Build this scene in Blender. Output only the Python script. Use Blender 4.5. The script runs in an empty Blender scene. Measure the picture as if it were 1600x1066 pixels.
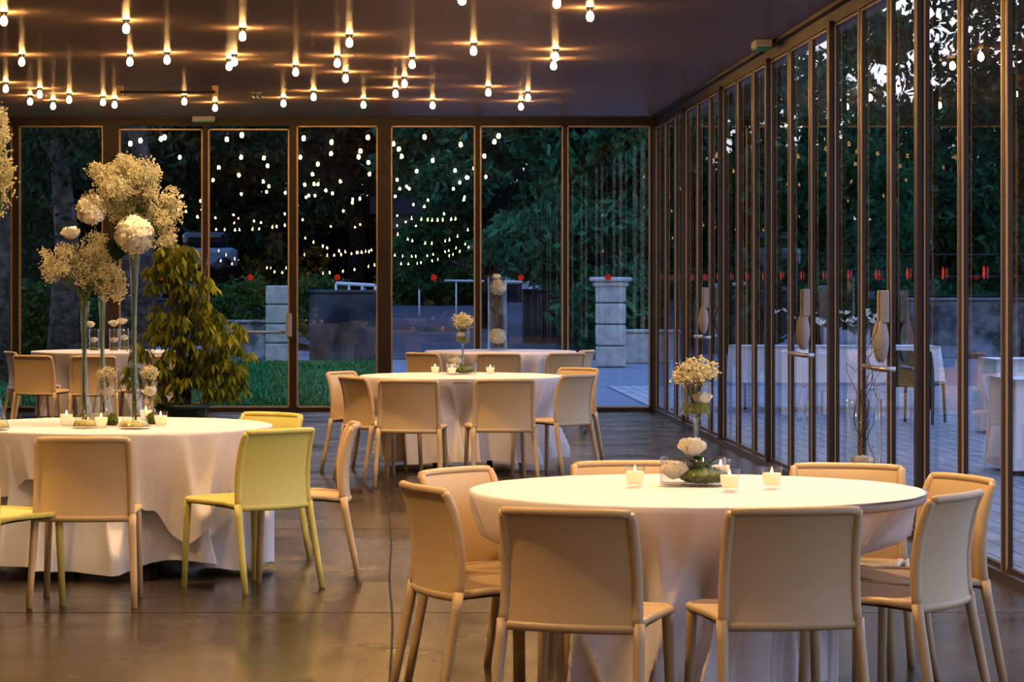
import bpy, math, random
import numpy as np
from mathutils import Vector, Matrix
PI = math.pi
C = bpy.context.scene.collection
scn = bpy.context.scene
# ------------------------------------------------------------------ camera frame (measured from the photograph)
F, VX, VY, H = 4300.0, 605.0, 441.0, 1.49
CEIL = 3.39
BACK = 31.7
XR = 3.105
TH = .742                                     # table top height
def on(z, x, y):
    """point of the horizontal plane z seen at photo pixel x, y"""
    D = F*(H-z)/(y-VY); return Vector(((x-VX)*D/F, D, z))
def at(x, y, D): return Vector(((x-VX)*D/F, D, H-(y-VY)*D/F))

# ------------------------------------------------------------------ mesh builder
class MB:
    def __init__(s): s.v = []; s.f = []
    def add(s, vs, fs):
        b = len(s.v); s.v.extend([tuple(p) for p in vs]); s.f.extend([tuple(i+b for i in f) for f in fs]); return s
    def box(s, x0, x1, y0, y1, z0, z1):
        return s.add([(x0,y0,z0),(x1,y0,z0),(x1,y1,z0),(x0,y1,z0),(x0,y0,z1),(x1,y0,z1),(x1,y1,z1),(x0,y1,z1)],
            [(0,3,2,1),(4,5,6,7),(0,1,5,4),(1,2,6,5),(2,3,7,6),(3,0,4,7)])
    def lathe(s, prof, n=24, c=(0,0,0), cap0=True, cap1=True):
        vs = []; fs = []
        for r, z in prof:
            for i in range(n):
                a = 2*PI*i/n; vs.append((c[0]+r*math.cos(a), c[1]+r*math.sin(a), c[2]+z))
        for j in range(len(prof)-1):
            for i in range(n):
                k = (i+1) % n; fs.append((j*n+i, j*n+k, (j+1)*n+k, (j+1)*n+i))
        if cap0: fs.append(tuple(reversed(range(n))))
        if cap1: fs.append(tuple((len(prof)-1)*n+i for i in range(n)))
        return s.add(vs, fs)
    def tube(s, pts, r, n=8, cap=True):
        pts = [Vector(p) for p in pts]; m = len(pts)
        rs = r if isinstance(r, (list, tuple)) else [r]*m
        t0 = (pts[1]-pts[0]).normalized()
        nrm = t0.orthogonal().normalized(); vs = []; fs = []
        for i in range(m):
            t = ((pts[min(i+1, m-1)]-pts[max(i-1, 0)])).normalized()
            nrm = (nrm-t*nrm.dot(t)).normalized(); b = t.cross(nrm)
            for k in range(n):
                a = 2*PI*k/n; vs.append(pts[i]+(nrm*math.cos(a)+b*math.sin(a))*rs[i])
        for i in range(m-1):
            for k in range(n):
                q = (k+1) % n; fs.append((i*n+k, i*n+q, (i+1)*n+q, (i+1)*n+k))
        if cap: fs.append(tuple(reversed(range(n)))); fs.append(tuple((m-1)*n+k for k in range(n)))
        return s.add(vs, fs)
    def grid(s, fn, nu, nv, wrap=False):
        vs = [fn(i/(nu if wrap else nu-1), j/(nv-1)) for j in range(nv) for i in range(nu)]
        fs = []
        for j in range(nv-1):
            for i in range(nu if wrap else nu-1):
                k = (i+1) % nu; fs.append((j*nu+i, j*nu+k, (j+1)*nu+k, (j+1)*nu+i))
        return s.add(vs, fs)
    def build(s, name, mat, parent=None, smooth=True, loc=None):
        me = bpy.data.meshes.new(name); me.from_pydata(s.v, [], s.f); me.update()
        if smooth: me.polygons.foreach_set('use_smooth', [True]*len(me.polygons))
        if mat: me.materials.append(mat)
        o = bpy.data.objects.new(name, me); C.objects.link(o)
        if parent: o.parent = parent
        if loc is not None: o.location = loc
        return o
def quads(name, V, mat, parent=None, smooth=False):
    """V: array n x 4 x 3 of quads"""
    n = len(V); me = bpy.data.meshes.new(name)
    me.vertices.add(n*4); me.vertices.foreach_set('co', V.reshape(-1).astype(np.float32))
    me.loops.add(n*4); me.loops.foreach_set('vertex_index', np.arange(n*4, dtype=np.int32))
    me.polygons.add(n); me.polygons.foreach_set('loop_start', np.arange(0, n*4, 4, dtype=np.int32))
    me.polygons.foreach_set('loop_total', np.full(n, 4, dtype=np.int32))
    me.update(); me.validate(); me.materials.append(mat)
    o = bpy.data.objects.new(name, me); C.objects.link(o)
    if parent: o.parent = parent
    return o
def tag(o, label=None, cat=None, group=None, kind=None):
    if label: o['label'] = label
    if cat: o['category'] = cat
    if group: o['group'] = group
    if kind: o['kind'] = kind
    return o
def thing(name, label, cat, loc=(0,0,0), rz=0, group=None):
    o = bpy.data.objects.new(name, None); C.objects.link(o); o.empty_display_size = .1
    o.location = loc; o.rotation_euler = (0,0,rz); return tag(o, label, cat, group)
def dup(root, loc, rz, label, group=None, scale=None):
    def cp(o, par):
        c = o.copy(); C.objects.link(c); c.parent = par
        for ch in kids.get(o.name, []): cp(ch, c)
        return c
    kids = {}
    def walk(o):
        kids[o.name] = list(o.children)
        for ch in o.children: walk(ch)
    walk(root)
    r = cp(root, None); r.location = loc; r.rotation_euler = (0,0,rz)
    r['label'] = label
    if group: r['group'] = group
    if scale: r.scale = scale
    return r
def bevel(o, w=.004, seg=2):
    m = o.modifiers.new('bevel', 'BEVEL'); m.width = w; m.segments = seg; m.limit_method = 'ANGLE'; return o

# ------------------------------------------------------------------ materials
def mat(name, col, rough=.5, metal=0., noise=None, bump=None, spec=.5, emit=None, trans=None, **kw):
    m = bpy.data.materials.new(name); m.use_nodes = True; nt = m.node_tree; N = nt.nodes; L = nt.links
    b = N['Principled BSDF']; b.inputs['Base Color'].default_value = (*col, 1)
    b.inputs['Roughness'].default_value = rough; b.inputs['Metallic'].default_value = metal
    b.inputs['Specular IOR Level'].default_value = spec
    tc = N.new('ShaderNodeTexCoord')
    if noise:
        sc, col2, lo, hi = noise
        n = N.new('ShaderNodeTexNoise'); n.inputs['Scale'].default_value = sc; n.inputs['Detail'].default_value = 6
        r = N.new('ShaderNodeValToRGB'); r.color_ramp.elements[0].position = lo; r.color_ramp.elements[1].position = hi
        r.color_ramp.elements[0].color = (*col, 1); r.color_ramp.elements[1].color = (*col2, 1)
        L.new(tc.outputs['Object'], n.inputs['Vector']); L.new(n.outputs['Fac'], r.inputs['Fac']); L.new(r.outputs['Color'], b.inputs['Base Color'])
    if bump:
        sc, st, di = bump
        n2 = N.new('ShaderNodeTexNoise'); n2.inputs['Scale'].default_value = sc; n2.inputs['Detail'].default_value = 4
        bp = N.new('ShaderNodeBump'); bp.inputs['Strength'].default_value = st; bp.inputs['Distance'].default_value = di
        L.new(tc.outputs['Object'], n2.inputs['Vector']); L.new(n2.outputs['Fac'], bp.inputs['Height']); L.new(bp.outputs['Normal'], b.inputs['Normal'])
    if emit:
        b.inputs['Emission Color'].default_value = (*emit[0], 1); b.inputs['Emission Strength'].default_value = emit[1]
    if trans:                                   # soft translucency for leaves and petals
        t = N.new('ShaderNodeBsdfTranslucent'); t.inputs['Color'].default_value = (*trans[0], 1)
        mx = N.new('ShaderNodeMixShader'); mx.inputs[0].default_value = trans[1]
        L.new(b.outputs[0], mx.inputs[1]); L.new(t.outputs[0], mx.inputs[2]); L.new(mx.outputs[0], N['Material Output'].inputs[0])
    return m
def leaf_mat(name, c1, c2, sc=3.0):
    """leaf colour that changes from leaf to leaf"""
    m = mat(name, c1, .6, trans=(c2, .3), spec=.15); N = m.node_tree.nodes; L = m.node_tree.links
    g = N.new('ShaderNodeNewGeometry'); r = N.new('ShaderNodeValToRGB')
    r.color_ramp.elements[0].color = (*c1, 1); r.color_ramp.elements[1].color = (*c2, 1)
    L.new(g.outputs['Random Per Island'], r.inputs['Fac']); L.new(r.outputs['Color'], N['Principled BSDF'].inputs['Base Color'])
    return m
def glass_mat(name, r0=.08, tint=(1,1,1), rough=0.0, gain=1.0):
    m = bpy.data.materials.new(name); m.use_nodes = True; nt = m.node_tree; N = nt.nodes; L = nt.links; N.clear()
    out = N.new('ShaderNodeOutputMaterial'); g = N.new('ShaderNodeNewGeometry')
    dot = N.new('ShaderNodeVectorMath'); dot.operation = 'DOT_PRODUCT'
    L.new(g.outputs['Normal'], dot.inputs[0]); L.new(g.outputs['Incoming'], dot.inputs[1])
    def M(op, a, b=None):
        n = N.new('ShaderNodeMath'); n.operation = op
        for i, q in enumerate((a, b)):
            if q is None: continue
            if isinstance(q, (int, float)): n.inputs[i].default_value = q
            else: L.new(q, n.inputs[i])
        return n.outputs[0]
    c = M('ABSOLUTE', dot.outputs['Value']); p = M('POWER', M('SUBTRACT', 1.0, c), 5.0)
    fac = M('ADD', M('MULTIPLY', p, (1-r0)*gain), r0)
    tr = N.new('ShaderNodeBsdfTransparent'); tr.inputs[0].default_value = (*tint, 1)
    gl = N.new('ShaderNodeBsdfGlossy'); gl.inputs['Roughness'].default_value = rough
    mx = N.new('ShaderNodeMixShader'); L.new(fac, mx.inputs[0]); L.new(tr.outputs[0], mx.inputs[1]); L.new(gl.outputs[0], mx.inputs[2])
    L.new(mx.outputs[0], out.inputs[0]); return m

M_chair = mat('cream plastic', (.56,.42,.245), .42, bump=(900,.15,.001))
M_yel = mat('yellow plastic', (.62,.56,.16), .42, bump=(900,.15,.001))
M_cloth = mat('white cotton', (.75,.71,.71), .85, bump=(60,.25,.004))
M_under = mat('pale lining cotton', (.74,.74,.78), .85, bump=(60,.25,.004))
M_frame = mat('bronze metal', (.028,.017,.010), .42, .2, noise=(6,(.042,.027,.016),.3,.7))
M_bead = mat('brass glazing bead', (.40,.28,.16), .35, .5)
M_pane = glass_mat('window glass', .085, (.90,.94,.95))
M_gl = glass_mat('vase glass', .06, (.975,.985,.975), gain=.8)
M_black = mat('black metal', (.012,.012,.014), .4, .5)
M_grey = mat('grey plastic', (.34,.31,.28), .5)
M_steel = mat('brushed steel', (.45,.42,.38), .35, .8)
M_white = mat('white plastic', (.62,.60,.52), .5)
M_green_sign = mat('green sign face', (.05,.35,.12), .5)
M_red = mat('red sticker', (.55,.015,.012), .5, emit=((.8,.02,.015),.06))  # faint emission adds brightness to a sticker that is no light source
M_bulb = mat('lit bulb glass', (1,.8,.5), .3, emit=((1,.57,.20),190))
M_bulb2 = mat('lit festoon glass', (1,.8,.5), .3, emit=((1,.55,.18),90))
M_wax = mat('candle wax', (.7,.42,.25), .6, emit=((1,.50,.25),1.0))  # glow of the flame through the wax is put in as emission
M_flame = mat('candle flame', (1,.8,.4), .5, emit=((1,.55,.18),18))
M_petal = mat('cream petal', (.90,.86,.72), .6, trans=((.9,.85,.65),.25))
M_gyp = mat('gypsophila floret', (.90,.84,.58), .7, trans=((.8,.75,.5),.2))
M_stem = mat('green stem', (.12,.17,.03), .5)
M_moss = mat('moss', (.09,.13,.015), .9, noise=(60,(.22,.26,.03),.35,.65), bump=(90,1,.01))
M_stemglass = glass_mat('thick stem glass', .30, (.72,.80,.78))
M_water = mat('vase pebbles', (.45,.42,.12), .4, noise=(80,(.75,.68,.30),.4,.6))
M_twig = mat('willow bark', (.10,.055,.03), .7)
M_bark = mat('tree bark', (.035,.032,.03), .9, spec=.1, noise=(6,(.12,.115,.11),.35,.7), bump=(14,1,.05))
M_bark2 = mat('dark bark', (.006,.006,.006), .9, spec=0, noise=(6,(.02,.02,.018),.3,.7))
M_pot = mat('dark green plastic pot', (.02,.05,.035), .35)
M_soil = mat('soil', (.03,.02,.012), .95)
M_leafA = leaf_mat('evergreen leaves', (.010,.060,.034), (.055,.20,.095))
M_leafB = leaf_mat('dark leaves', (.006,.020,.010), (.026,.060,.024))
M_leafC = leaf_mat('schefflera leaves', (.018,.040,.005), (.34,.36,.035))
M_leafD = leaf_mat('bush leaves', (.015,.05,.015), (.06,.13,.03))
M_stone = mat('pale stone', (.26,.28,.28), .85, spec=.1, noise=(5,(.42,.43,.41),.3,.7), bump=(20,.6,.02))
M_conc = mat('stained concrete', (.025,.03,.04), .9, spec=.1, noise=(1.6,(.11,.12,.14),.35,.75), bump=(12,.5,.02))
M_rail = mat('white railing', (.45,.5,.55), .5)
M_house = mat('house render', (.10,.12,.13), .9, spec=.1, noise=(2,(.15,.17,.17),.3,.7))
M_roof = mat('roof tiles', (.025,.024,.026), .9, spec=0)
M_drk = mat('dark window', (.008,.010,.012), .2)
M_gchair = mat('green plastic', (.008,.05,.04), .45)
M_car = mat('pale car paint', (.12,.16,.22), .3)

def floor_mat():
    m = mat('polished concrete', (.026,.021,.017), .22, noise=(.9,(.060,.047,.036),.3,.72), spec=.55)
    N = m.node_tree.nodes; L = m.node_tree.links; b = N['Principled BSDF']
    tc = N.new('ShaderNodeTexCoord'); n = N.new('ShaderNodeTexNoise'); n.inputs['Scale'].default_value = 2.2; n.inputs['Detail'].default_value = 8
    r = N.new('ShaderNodeMapRange'); r.inputs['From Min'].default_value = .3; r.inputs['From Max'].default_value = .7
    r.inputs['To Min'].default_value = .17; r.inputs['To Max'].default_value = .30
    L.new(tc.outputs['Object'], n.inputs['Vector']); L.new(n.outputs['Fac'], r.inputs['Value']); L.new(r.outputs[0], b.inputs['Roughness'])
    n3 = N.new('ShaderNodeTexNoise'); n3.inputs['Scale'].default_value = 5; bp = N.new('ShaderNodeBump'); bp.inputs['Strength'].default_value = .03; bp.inputs['Distance'].default_value = .01
    L.new(tc.outputs['Object'], n3.inputs['Vector']); L.new(n3.outputs['Fac'], bp.inputs['Height']); 
    return m
def ceiling_mat():
    m = mat('painted ribbed ceiling', (.36,.255,.20), .36, 0, spec=.5); N = m.node_tree.nodes; L = m.node_tree.links; b = N['Principled BSDF']
    b.inputs['Anisotropic'].default_value = 1.0; b.inputs['Anisotropic Rotation'].default_value = .25
    t = N.new('ShaderNodeCombineXYZ'); t.inputs[0].default_value = 1; L.new(t.outputs[0], b.inputs['Tangent'])
    return m
def deck_mat():
    m = mat('weathered decking', (.20,.23,.28), .45); N = m.node_tree.nodes; L = m.node_tree.links; b = N['Principled BSDF']
    tc = N.new('ShaderNodeTexCoord'); sep = N.new('ShaderNodeSeparateXYZ'); L.new(tc.outputs['Object'], sep.inputs[0])
    def M(op, a, c):
        n = N.new('ShaderNodeMath'); n.operation = op; L.new(a, n.inputs[0]); n.inputs[1].default_value = c; return n.outputs[0]
    fr = M('FRACT', M('MULTIPLY', sep.outputs[0], 1/.16), 0)
    gap = M('GREATER_THAN', fr, .90)
    n = N.new('ShaderNodeTexNoise'); n.inputs['Scale'].default_value = 3; n.inputs['Detail'].default_value = 6
    L.new(tc.outputs['Object'], n.inputs['Vector'])
    r = N.new('ShaderNodeValToRGB'); r.color_ramp.elements[0].color = (.13,.15,.18,1); r.color_ramp.elements[1].color = (.33,.37,.43,1)
    r.color_ramp.elements[0].position = .3; r.color_ramp.elements[1].position = .7; L.new(n.outputs['Fac'], r.inputs[0])
    mx = N.new('ShaderNodeMix'); mx.data_type = 'RGBA'; L.new(gap, mx.inputs[0]); L.new(r.outputs[0], mx.inputs[6]); mx.inputs[7].default_value = (.02,.02,.025,1)
    L.new(mx.outputs[2], b.inputs['Base Color']); return m
M_floor = floor_mat(); M_ceil = ceiling_mat(); M_deck = deck_mat()
M_lawn = mat('lawn', (.014,.11,.04), .9, spec=.1, noise=(3,(.045,.21,.06),.3,.7), bump=(60,1,.03))
M_gravel = mat('gravel', (.14,.17,.22), .9, spec=.1, noise=(30,(.28,.32,.38),.3,.7), bump=(80,1,.02))
M_road = mat('asphalt road', (.035,.045,.065), .8, spec=.1, noise=(1.5,(.07,.085,.11),.3,.7))
M_hill = mat('dark hillside', (.006,.012,.008), .95, spec=0, noise=(.5,(.025,.035,.022),.3,.7))

# ------------------------------------------------------------------ world and camera
w = bpy.data.worlds.new('dusk sky'); scn.world = w; w.use_nodes = True; N = w.node_tree.nodes; L = w.node_tree.links
bg = N['Background']; tc = N.new('ShaderNodeTexCoord'); sp = N.new('ShaderNodeSeparateXYZ'); rp = N.new('ShaderNodeValToRGB')
L.new(tc.outputs['Generated'], sp.inputs[0]); L.new(sp.outputs[2], rp.inputs[0]); L.new(rp.outputs[0], bg.inputs[0])
e = rp.color_ramp.elements; e[0].position = 0; e[0].color = (.50,.46,.50,1); e[1].position = .8; e[1].color = (.16,.28,.62,1)
x_ = e.new(.22); x_.color = (.40,.45,.60,1)
bg.inputs[1].default_value = 3.2
cd = bpy.data.cameras.new('camera'); cam = bpy.data.objects.new('camera', cd); C.objects.link(cam); scn.camera = cam
cam.location = (0,0,H); cam.rotation_euler = (PI/2,0,0); cd.sensor_width = 36; cd.lens = 36*F/1600
cd.shift_x = (800-VX)/1600; cd.shift_y = -(533-VY)/1600; cd.clip_end = 600
scn.view_settings.view_transform = 'Standard'; scn.view_settings.look = 'Medium High Contrast'
scn.view_settings.exposure = 0.02
cy = scn.cycles; cy.use_denoising = True; cy.sample_clamp_indirect = 5; cy.sample_clamp_direct = 0
cy.max_bounces = 8; cy.diffuse_bounces = 3; cy.glossy_bounces = 5; cy.transparent_max_bounces = 24
try: cy.denoiser = 'OPENIMAGEDENOISE'; cy.use_light_tree = True
except Exception: pass

# ------------------------------------------------------------------ room shell
def struct(name, mb, m, parent=None, smooth=False):
    o = mb.build(name, m, parent, smooth)
    if parent is None: o['kind'] = 'structure'
    return o
XL = -7.5
struct('floor', MB().box(XL, XR+.05, -34, BACK+.06, -.15, 0), M_floor)
struct('ceiling', MB().box(XL-.3, XR+.35, -34, BACK+.35, CEIL, CEIL+.25), M_ceil)
struct('wall_left', MB().box(XL-.2, XL, -34, BACK, 0, CEIL), mat('dark plaster wall', (.16,.12,.09), .8, bump=(20,.3,.01)))
struct('light_block_wall', MB().box(XR, XR+.2, -34, -12, 0, CEIL), mat('dark light block plaster', (.06,.045,.035), .8, bump=(20,.3,.01)))  # unseen wall added to block sky light from behind the camera
struct('wall_behind', MB().box(XL-.2, XR, -34.3, -34, 0, CEIL), mat('dark plaster end wall', (.06,.045,.035), .8, bump=(20,.3,.01)))
j = MB()
pts = [(0.017+.006*math.sin(y*1.7), y) for y in np.linspace(4, 25.6, 40)]
vs = []; fs = []
for i, (x, y) in enumerate(pts): vs += [(x-.005,y,.0015),(x+.005,y,.0015)]
for i in range(len(pts)-1): fs.append((2*i,2*i+1,2*i+3,2*i+2))
j.add(vs, fs); struct('trim_1', j, mat('floor joint', (.008,.006,.005), .9))
j = MB()
for y in (8.2, 12.4, 16.6, 20.8, 25.0): j.box(XL, XR-.1, y, y+.006, .0, .0012)
struct('trim_2', j, mat('faint floor joint', (.035,.027,.02), .6))
# back wall frame: top, bottom rails and columns
z0, z1 = .045, CEIL-.10
t = MB(); t.box(XL, XR+.05, BACK-.06, BACK+.06, z1, CEIL); t.box(XL, XR+.05, BACK-.06, BACK+.06, 0, z0)
t.box(XL, XR, BACK-.10, BACK-.06, CEIL-.035, CEIL)
struct('trim_3', t, M_frame)
SB = F/BACK
def bx(x): return (x-VX)/SB
panes = [(-250,-125,0),(-112,18,0),(33,160,0),(189,315,0),(328,450,1),(466,588,0),(613,740,0),(752,877,0),(888,1013,0)]
nstk = 0
def circle(mb, c, r, axis, n=16):
    vs = []
    for i in range(n):
        a = 2*PI*i/n; d = (r*math.cos(a), r*math.sin(a))
        vs.append((c[0]+d[0], c[1], c[2]+d[1]) if axis == 'y' else (c[0], c[1]+d[0], c[2]+d[1]))
    mb.add(vs, [tuple(range(n))])
for i, (a, b, isdoor) in enumerate(panes):
    nm = 'door_1' if isdoor else 'window_%d' % (i+1 if i < 4 else i)
    r = bpy.data.objects.new(nm, None); C.objects.link(r); r['kind'] = 'structure'
    X0, X1 = bx(a), bx(b); zb = z0; zt = z1 - (.035 if i in (3,4) else 0)
    f = MB(); q = .018
    for (u0,u1,v0,v1) in ((X0-q,X0,zb,zt),(X1,X1+q,zb,zt),(X0-q,X1+q,zb,zb+q),(X0-q,X1+q,zt-q,zt)): f.box(u0,u1,BACK-.075,BACK-.02,v0,v1)
    f.build('frame', M_bead, r, False)
    g = MB(); g.add([(X0,BACK,zb),(X1,BACK,zb),(X1,BACK,zt),(X0,BACK,zt)], [(0,1,2,3)]); po = g.build('pane', M_pane, r, False)
    po.rotation_euler = (0, 0, 0)
    if i >= 3:
        s = MB(); cx = bx([0,0,0,252,391,527,678,814,950][i]); circle(s, (cx, BACK-.012, H+.055), .036, 'y'); s.build('sticker', M_red, r, False)
    if isdoor:
        hz = 1.49-(519-441)/SB
        h = MB(); h.tube([(X0+.05,BACK-.12,hz),(X1-.03,BACK-.12,hz)], .017, 10); h.build('push_bar', M_steel, r)
        h = MB(); h.box(X1-.02,X1+.05,BACK-.16,BACK-.06,hz-.06,hz+.22); bevel(h.build('lock_case', M_grey, r, False), .02, 3)
edges = [(-125,-112),(18,33),(160,189),(315,328),(450,466),(588,613),(740,752),(877,888),(1013,1031)]
for k, (a, b) in enumerate(edges):
    t = MB(); wide = (b-a) > 20
    t.box(bx(a)+.016, bx(b)-.016, BACK-(.09 if wide else .065), BACK+.07, z0-.02, z1)
    if wide:
        m_ = (bx(a)+bx(b))/2
        t.box(m_-.008, m_+.008, BACK-.10, BACK-.08, z0, z1)
    struct('trim_%d' % (k+4), t, M_frame)
# right wall: panes 1.05 m apart with a deep mullion every three
t = MB(); t.box(XR-.03, XR+.03, -12, BACK, CEIL-.12, CEIL); t.box(XR-.06, XR+.03, -12, BACK, 0, .05); t.box(XR-.08, XR-.03, -12, BACK, CEIL-.03, CEIL)
struct('trim_20', t, M_frame)
P = 1.05; wn = 10; dn = 2
doors = {}
for pair in ((4,1),(10,2),(14,3)): pass
ny = 42
for k in range(ny):
    Y1 = BACK-.10-k*P; Y0 = Y1-P
    thick = (k % 3 == 0)
    t = MB(); d = .062 if thick else .028; wdt = .10 if thick else .06
    t.box(XR-d, XR+.008, Y1-wdt/2, Y1+wdt/2, .03, CEIL-.1)
    if False: t.box(XR-d-.012, XR-d, Y1-.012, Y1+.012, .03, CEIL-.1)
    struct('trim_%d' % (21+k), t, M_frame)
    isdoor = k in (4,5, 10,11, 13,14)
    nm = ('door_%d' % dn) if isdoor else ('window_%d' % wn)
    if isdoor: dn += 1
    else: wn += 1
    r = bpy.data.objects.new(nm, None); C.objects.link(r); r['kind'] = 'structure'
    a, b = Y0+.045, Y1-.045; f = MB(); q = .022; zt = CEIL-.12; zb = .05
    for (u0,u1,v0,v1) in ((a-.005,a+q,zb,zt),(b-q,b+.005,zb,zt),(a,b,zb,zb+q),(a,b,zt-q,zt)): f.box(XR-.018,XR+.006,u0,u1,v0,v1)
    f.build('frame', M_frame if isdoor else M_frame, r, False)
    f = MB(); q = .010
    for (u0,u1,v0,v1) in ((a-.01,a+.02,zb,zt),(b-.02,b+.01,zb,zt),(a,b,zt-.02,zt-.008)): f.box(XR-.026,XR-.017,u0,u1,v0,v1)
    f.build('glazing_bead', M_bead, r, False)
    g = MB(); g.add([(XR,a,zb),(XR,b,zb),(XR,b,zt),(XR,a,zt)], [(0,1,2,3)]); g.build('pane', M_pane, r, False)
    if 4 < Y0 < 31:
        s = MB(); circle(s, (XR-.01, (a+b)/2, H+.05), .036, 'x'); s.build('sticker', M_red, r, False)
    if isdoor:
        left = k in (4,10,13)         # meeting stile at the near end of the farther leaf
        ye = (Y0+.04) if left else (Y1-.04); sgn = 1 if left else -1
        yp = ye+sgn*.02
        h = MB(); h.grid(lambda u, v: (XR-.075+.042*math.cos(2*PI*u)*max(.02,math.sin(PI*v))**.55, yp+.028*math.sin(2*PI*u)*max(.02,math.sin(PI*v))**.55, 1.13+(v-.5)*.27), 20, 16, True)
        h.build('handle_case', M_grey, r)
        h = MB(); h.box(XR-.085,XR-.035,yp-.02,yp+.02,1.24,1.44); bevel(h.build('lock_case', M_grey, r, False), .008)
        if left: h = MB(); h.tube([(XR-.05,yp+.25,.965),(XR-.125,yp+.25,.965),(XR-.125,yp-.42,.965),(XR-.05,yp-.42,.965)], .016, 10); h.build('push_bar', M_steel, r)

# ------------------------------------------------------------------ chairs
def make_chair(material, name, label):
    root = thing(name, label, 'chair')
    prof = [(.415,-.212),(.47,-.205),(.55,-.203),(.63,-.212),(.70,-.228),(.745,-.245),(.768,-.258)]
    def yz(v):                              # v 0..1 along the back's height
        q = v*(len(prof)-1); i = min(int(q), len(prof)-2); fr = q-i
        return prof[i][1]*(1-fr)+prof[i+1][1]*fr, prof[i][0]*(1-fr)+prof[i+1][0]*fr
    hw = lambda z: .217-.010*(z-.42)/.35
    bow = lambda u: -.034*(1-u*u)
    b = MB()
    def front(u, v): y, z = yz(v); uu = 2*u-1; return (uu*hw(z), y+bow(uu)+.007, z)
    def rear(u, v): y, z = yz(v); uu = 1-2*u; return (uu*hw(z), y+bow(uu)-.007, z)
    b.grid(front, 17, 13); b.grid(rear, 17, 13)
    for s in (-1, 1):                       # side stiles
        pts = []
        for k in range(13): y, z = yz(k/12); pts.append((s*hw(z), y, z))
        b.tube(pts, [.0185]*9+[.018,.017,.016,.015], 10)
    pts = []; y, z = yz(1)
    for k in range(17): u = -1+k/8; pts.append((u*hw(z), y+bow(u), z+.004-.004*abs(u)**6))
    b.tube(pts, .0145, 10)
    pts = []; y, z = yz(0)
    for k in range(17): u = -1+k/8; pts.append((u*hw(z), y+bow(u)+.004, z-.008))
    b.tube(pts, .017, 10)
    b.build('backrest', material, root)
    s_ = MB()
    def sw(y): return .215+.012*(y+.2)/.42
    def top(u, v):
        y = -.215+v*.435; x = (2*u-1)*sw(y); e_ = max(abs(2*u-1)**6, (max(0, v-.5)*2)**8)
        yy = y - .018*abs(2*u-1)**8*(v > .6) + (bow(2*u-1) if v < .01 else 0)*(1-v)
        return (x, yy, .437-.010*math.sin(PI*v)*(1-(2*u-1)**2)-.004*e_-.016*(1-v)**3)
    def bot(u, v): p = top(1-u, v); return (p[0], p[1], p[2]-.022)
    s_.grid(top, 13, 13); s_.grid(bot, 13, 13)
    rim = [(-sw(-.2),-.2,.415)]+[(-sw(y),y,.426) for y in (-.1,0,.1,.17)]+[(-.205,.207,.428),(-.18,.220,.429),(0,.224,.429),(.18,.220,.429),(.205,.207,.428)]+[(sw(y),y,.426) for y in (.17,.1,0,-.1)]+[(sw(-.2),-.2,.415)]
    s_.tube(rim, .0135, 10); s_.build('seat', material, root)
    for s in (-1, 1):
        l = MB(); l.tube([(s*.208,.195,.425),(s*.210,.196,.38),(s*.222,.208,.0)], [.0185,.018,.0145], 12); l.build('leg', material, root)
        l = MB(); l.tube([(s*.222,-.212,.425),(s*.224,-.222,.36),(s*.234,-.262,.15),(s*.240,-.292,.0)], [.0195,.0185,.0165,.0145], 12); l.build('leg', material, root)
    return root
T = {'T1': Vector((1.122, 9.93)), 'TL': Vector((-1.43, 14.40)), 'T2': Vector((.60, 22.05)), 'T3': Vector((1.23, 29.95)), 'T4': Vector((-3.05, 29.95))}
ch0 = make_chair(M_chair, 'dining_chair', 'x'); chy = make_chair(M_yel, 'dining_chair', 'x')
used = {}
seats = {}
def chair(table, xc, ytop, th, label, kind='c'):
    """xc, ytop: where the middle of the backrest's top edge stands in the photo; th: heading in degrees clockwise from straight ahead"""
    D = F*(H-.772)/(ytop-VY); X = (xc-VX)*D/F; a = math.radians(th); f = Vector((math.sin(a), math.cos(a)))
    o = Vector((X, D)) + f*.285
    c_ = T[table]; dd = (o-c_).length
    if dd < .68: o = c_+(o-c_)*(.68/dd); print('pushed', label, round(dd,2))
    src = ch0 if kind == 'c' else chy
    grp = {'T1':'chairs around the nearest right table','TL':'chairs around the left table','T2':'chairs around the middle table','T3':'chairs around the far right table','T4':'chairs around the far left table'}[table]
    if kind not in used:
        used[kind] = 1; src.location = (o.x,o.y,0); src.rotation_euler = (0,0,-a); src['label'] = label; src['group'] = grp
    else: dup(src, (o.x,o.y,0), -a, label, grp)
    seats.setdefault(table, []).append((o.x, o.y, a))
RT = .826
chair('T1', 881, 801, 20, 'cream plastic chair seen from behind, nearest at left of the front table')
chair('T1', 1246, 799, -9, 'cream plastic chair seen from behind, nearest at right of the front table')
chair('T1', 650, 762, 70, 'cream chair in side view at the left end of the front table')
chair('T1', 703, 736, 130, 'cream chair whose backrest front shows beyond the left rim of the front table')
chair('T1', 1326, 729, 197, 'cream chair on the far side of the front table, back to the glass doors')
chair('T1', 985, 727, 172, 'cream chair mostly hidden behind the white roses of the front table')
chair('T1', 1514, 748, 250, 'cream chair with orange lit backrest front at the far right of the front table')
chair('T1', 1506, 775, -56, 'blue lit cream chair seen from behind at the right end of the front table')
chair('TL', 128, 687, 0, 'cream plastic chair seen from behind at the left table with tall vases')
chair('TL', 443, 674, -42, 'pale yellow chair in front of the hanging corner of the left tablecloth', 'y')
chair('TL', 431, 648, 220, 'yellow chair on the far right side of the left table', 'y')
chair('TL', -78, 690, 38, 'yellow chair cut by the left frame edge with one front leg showing', 'y')
chair('TL', -74, 649, 148, 'yellow chair behind the left rim of the left table', 'y')
chair('TL', 558, 664, -92, 'cream chair in side view standing alone right of the left table')
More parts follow.
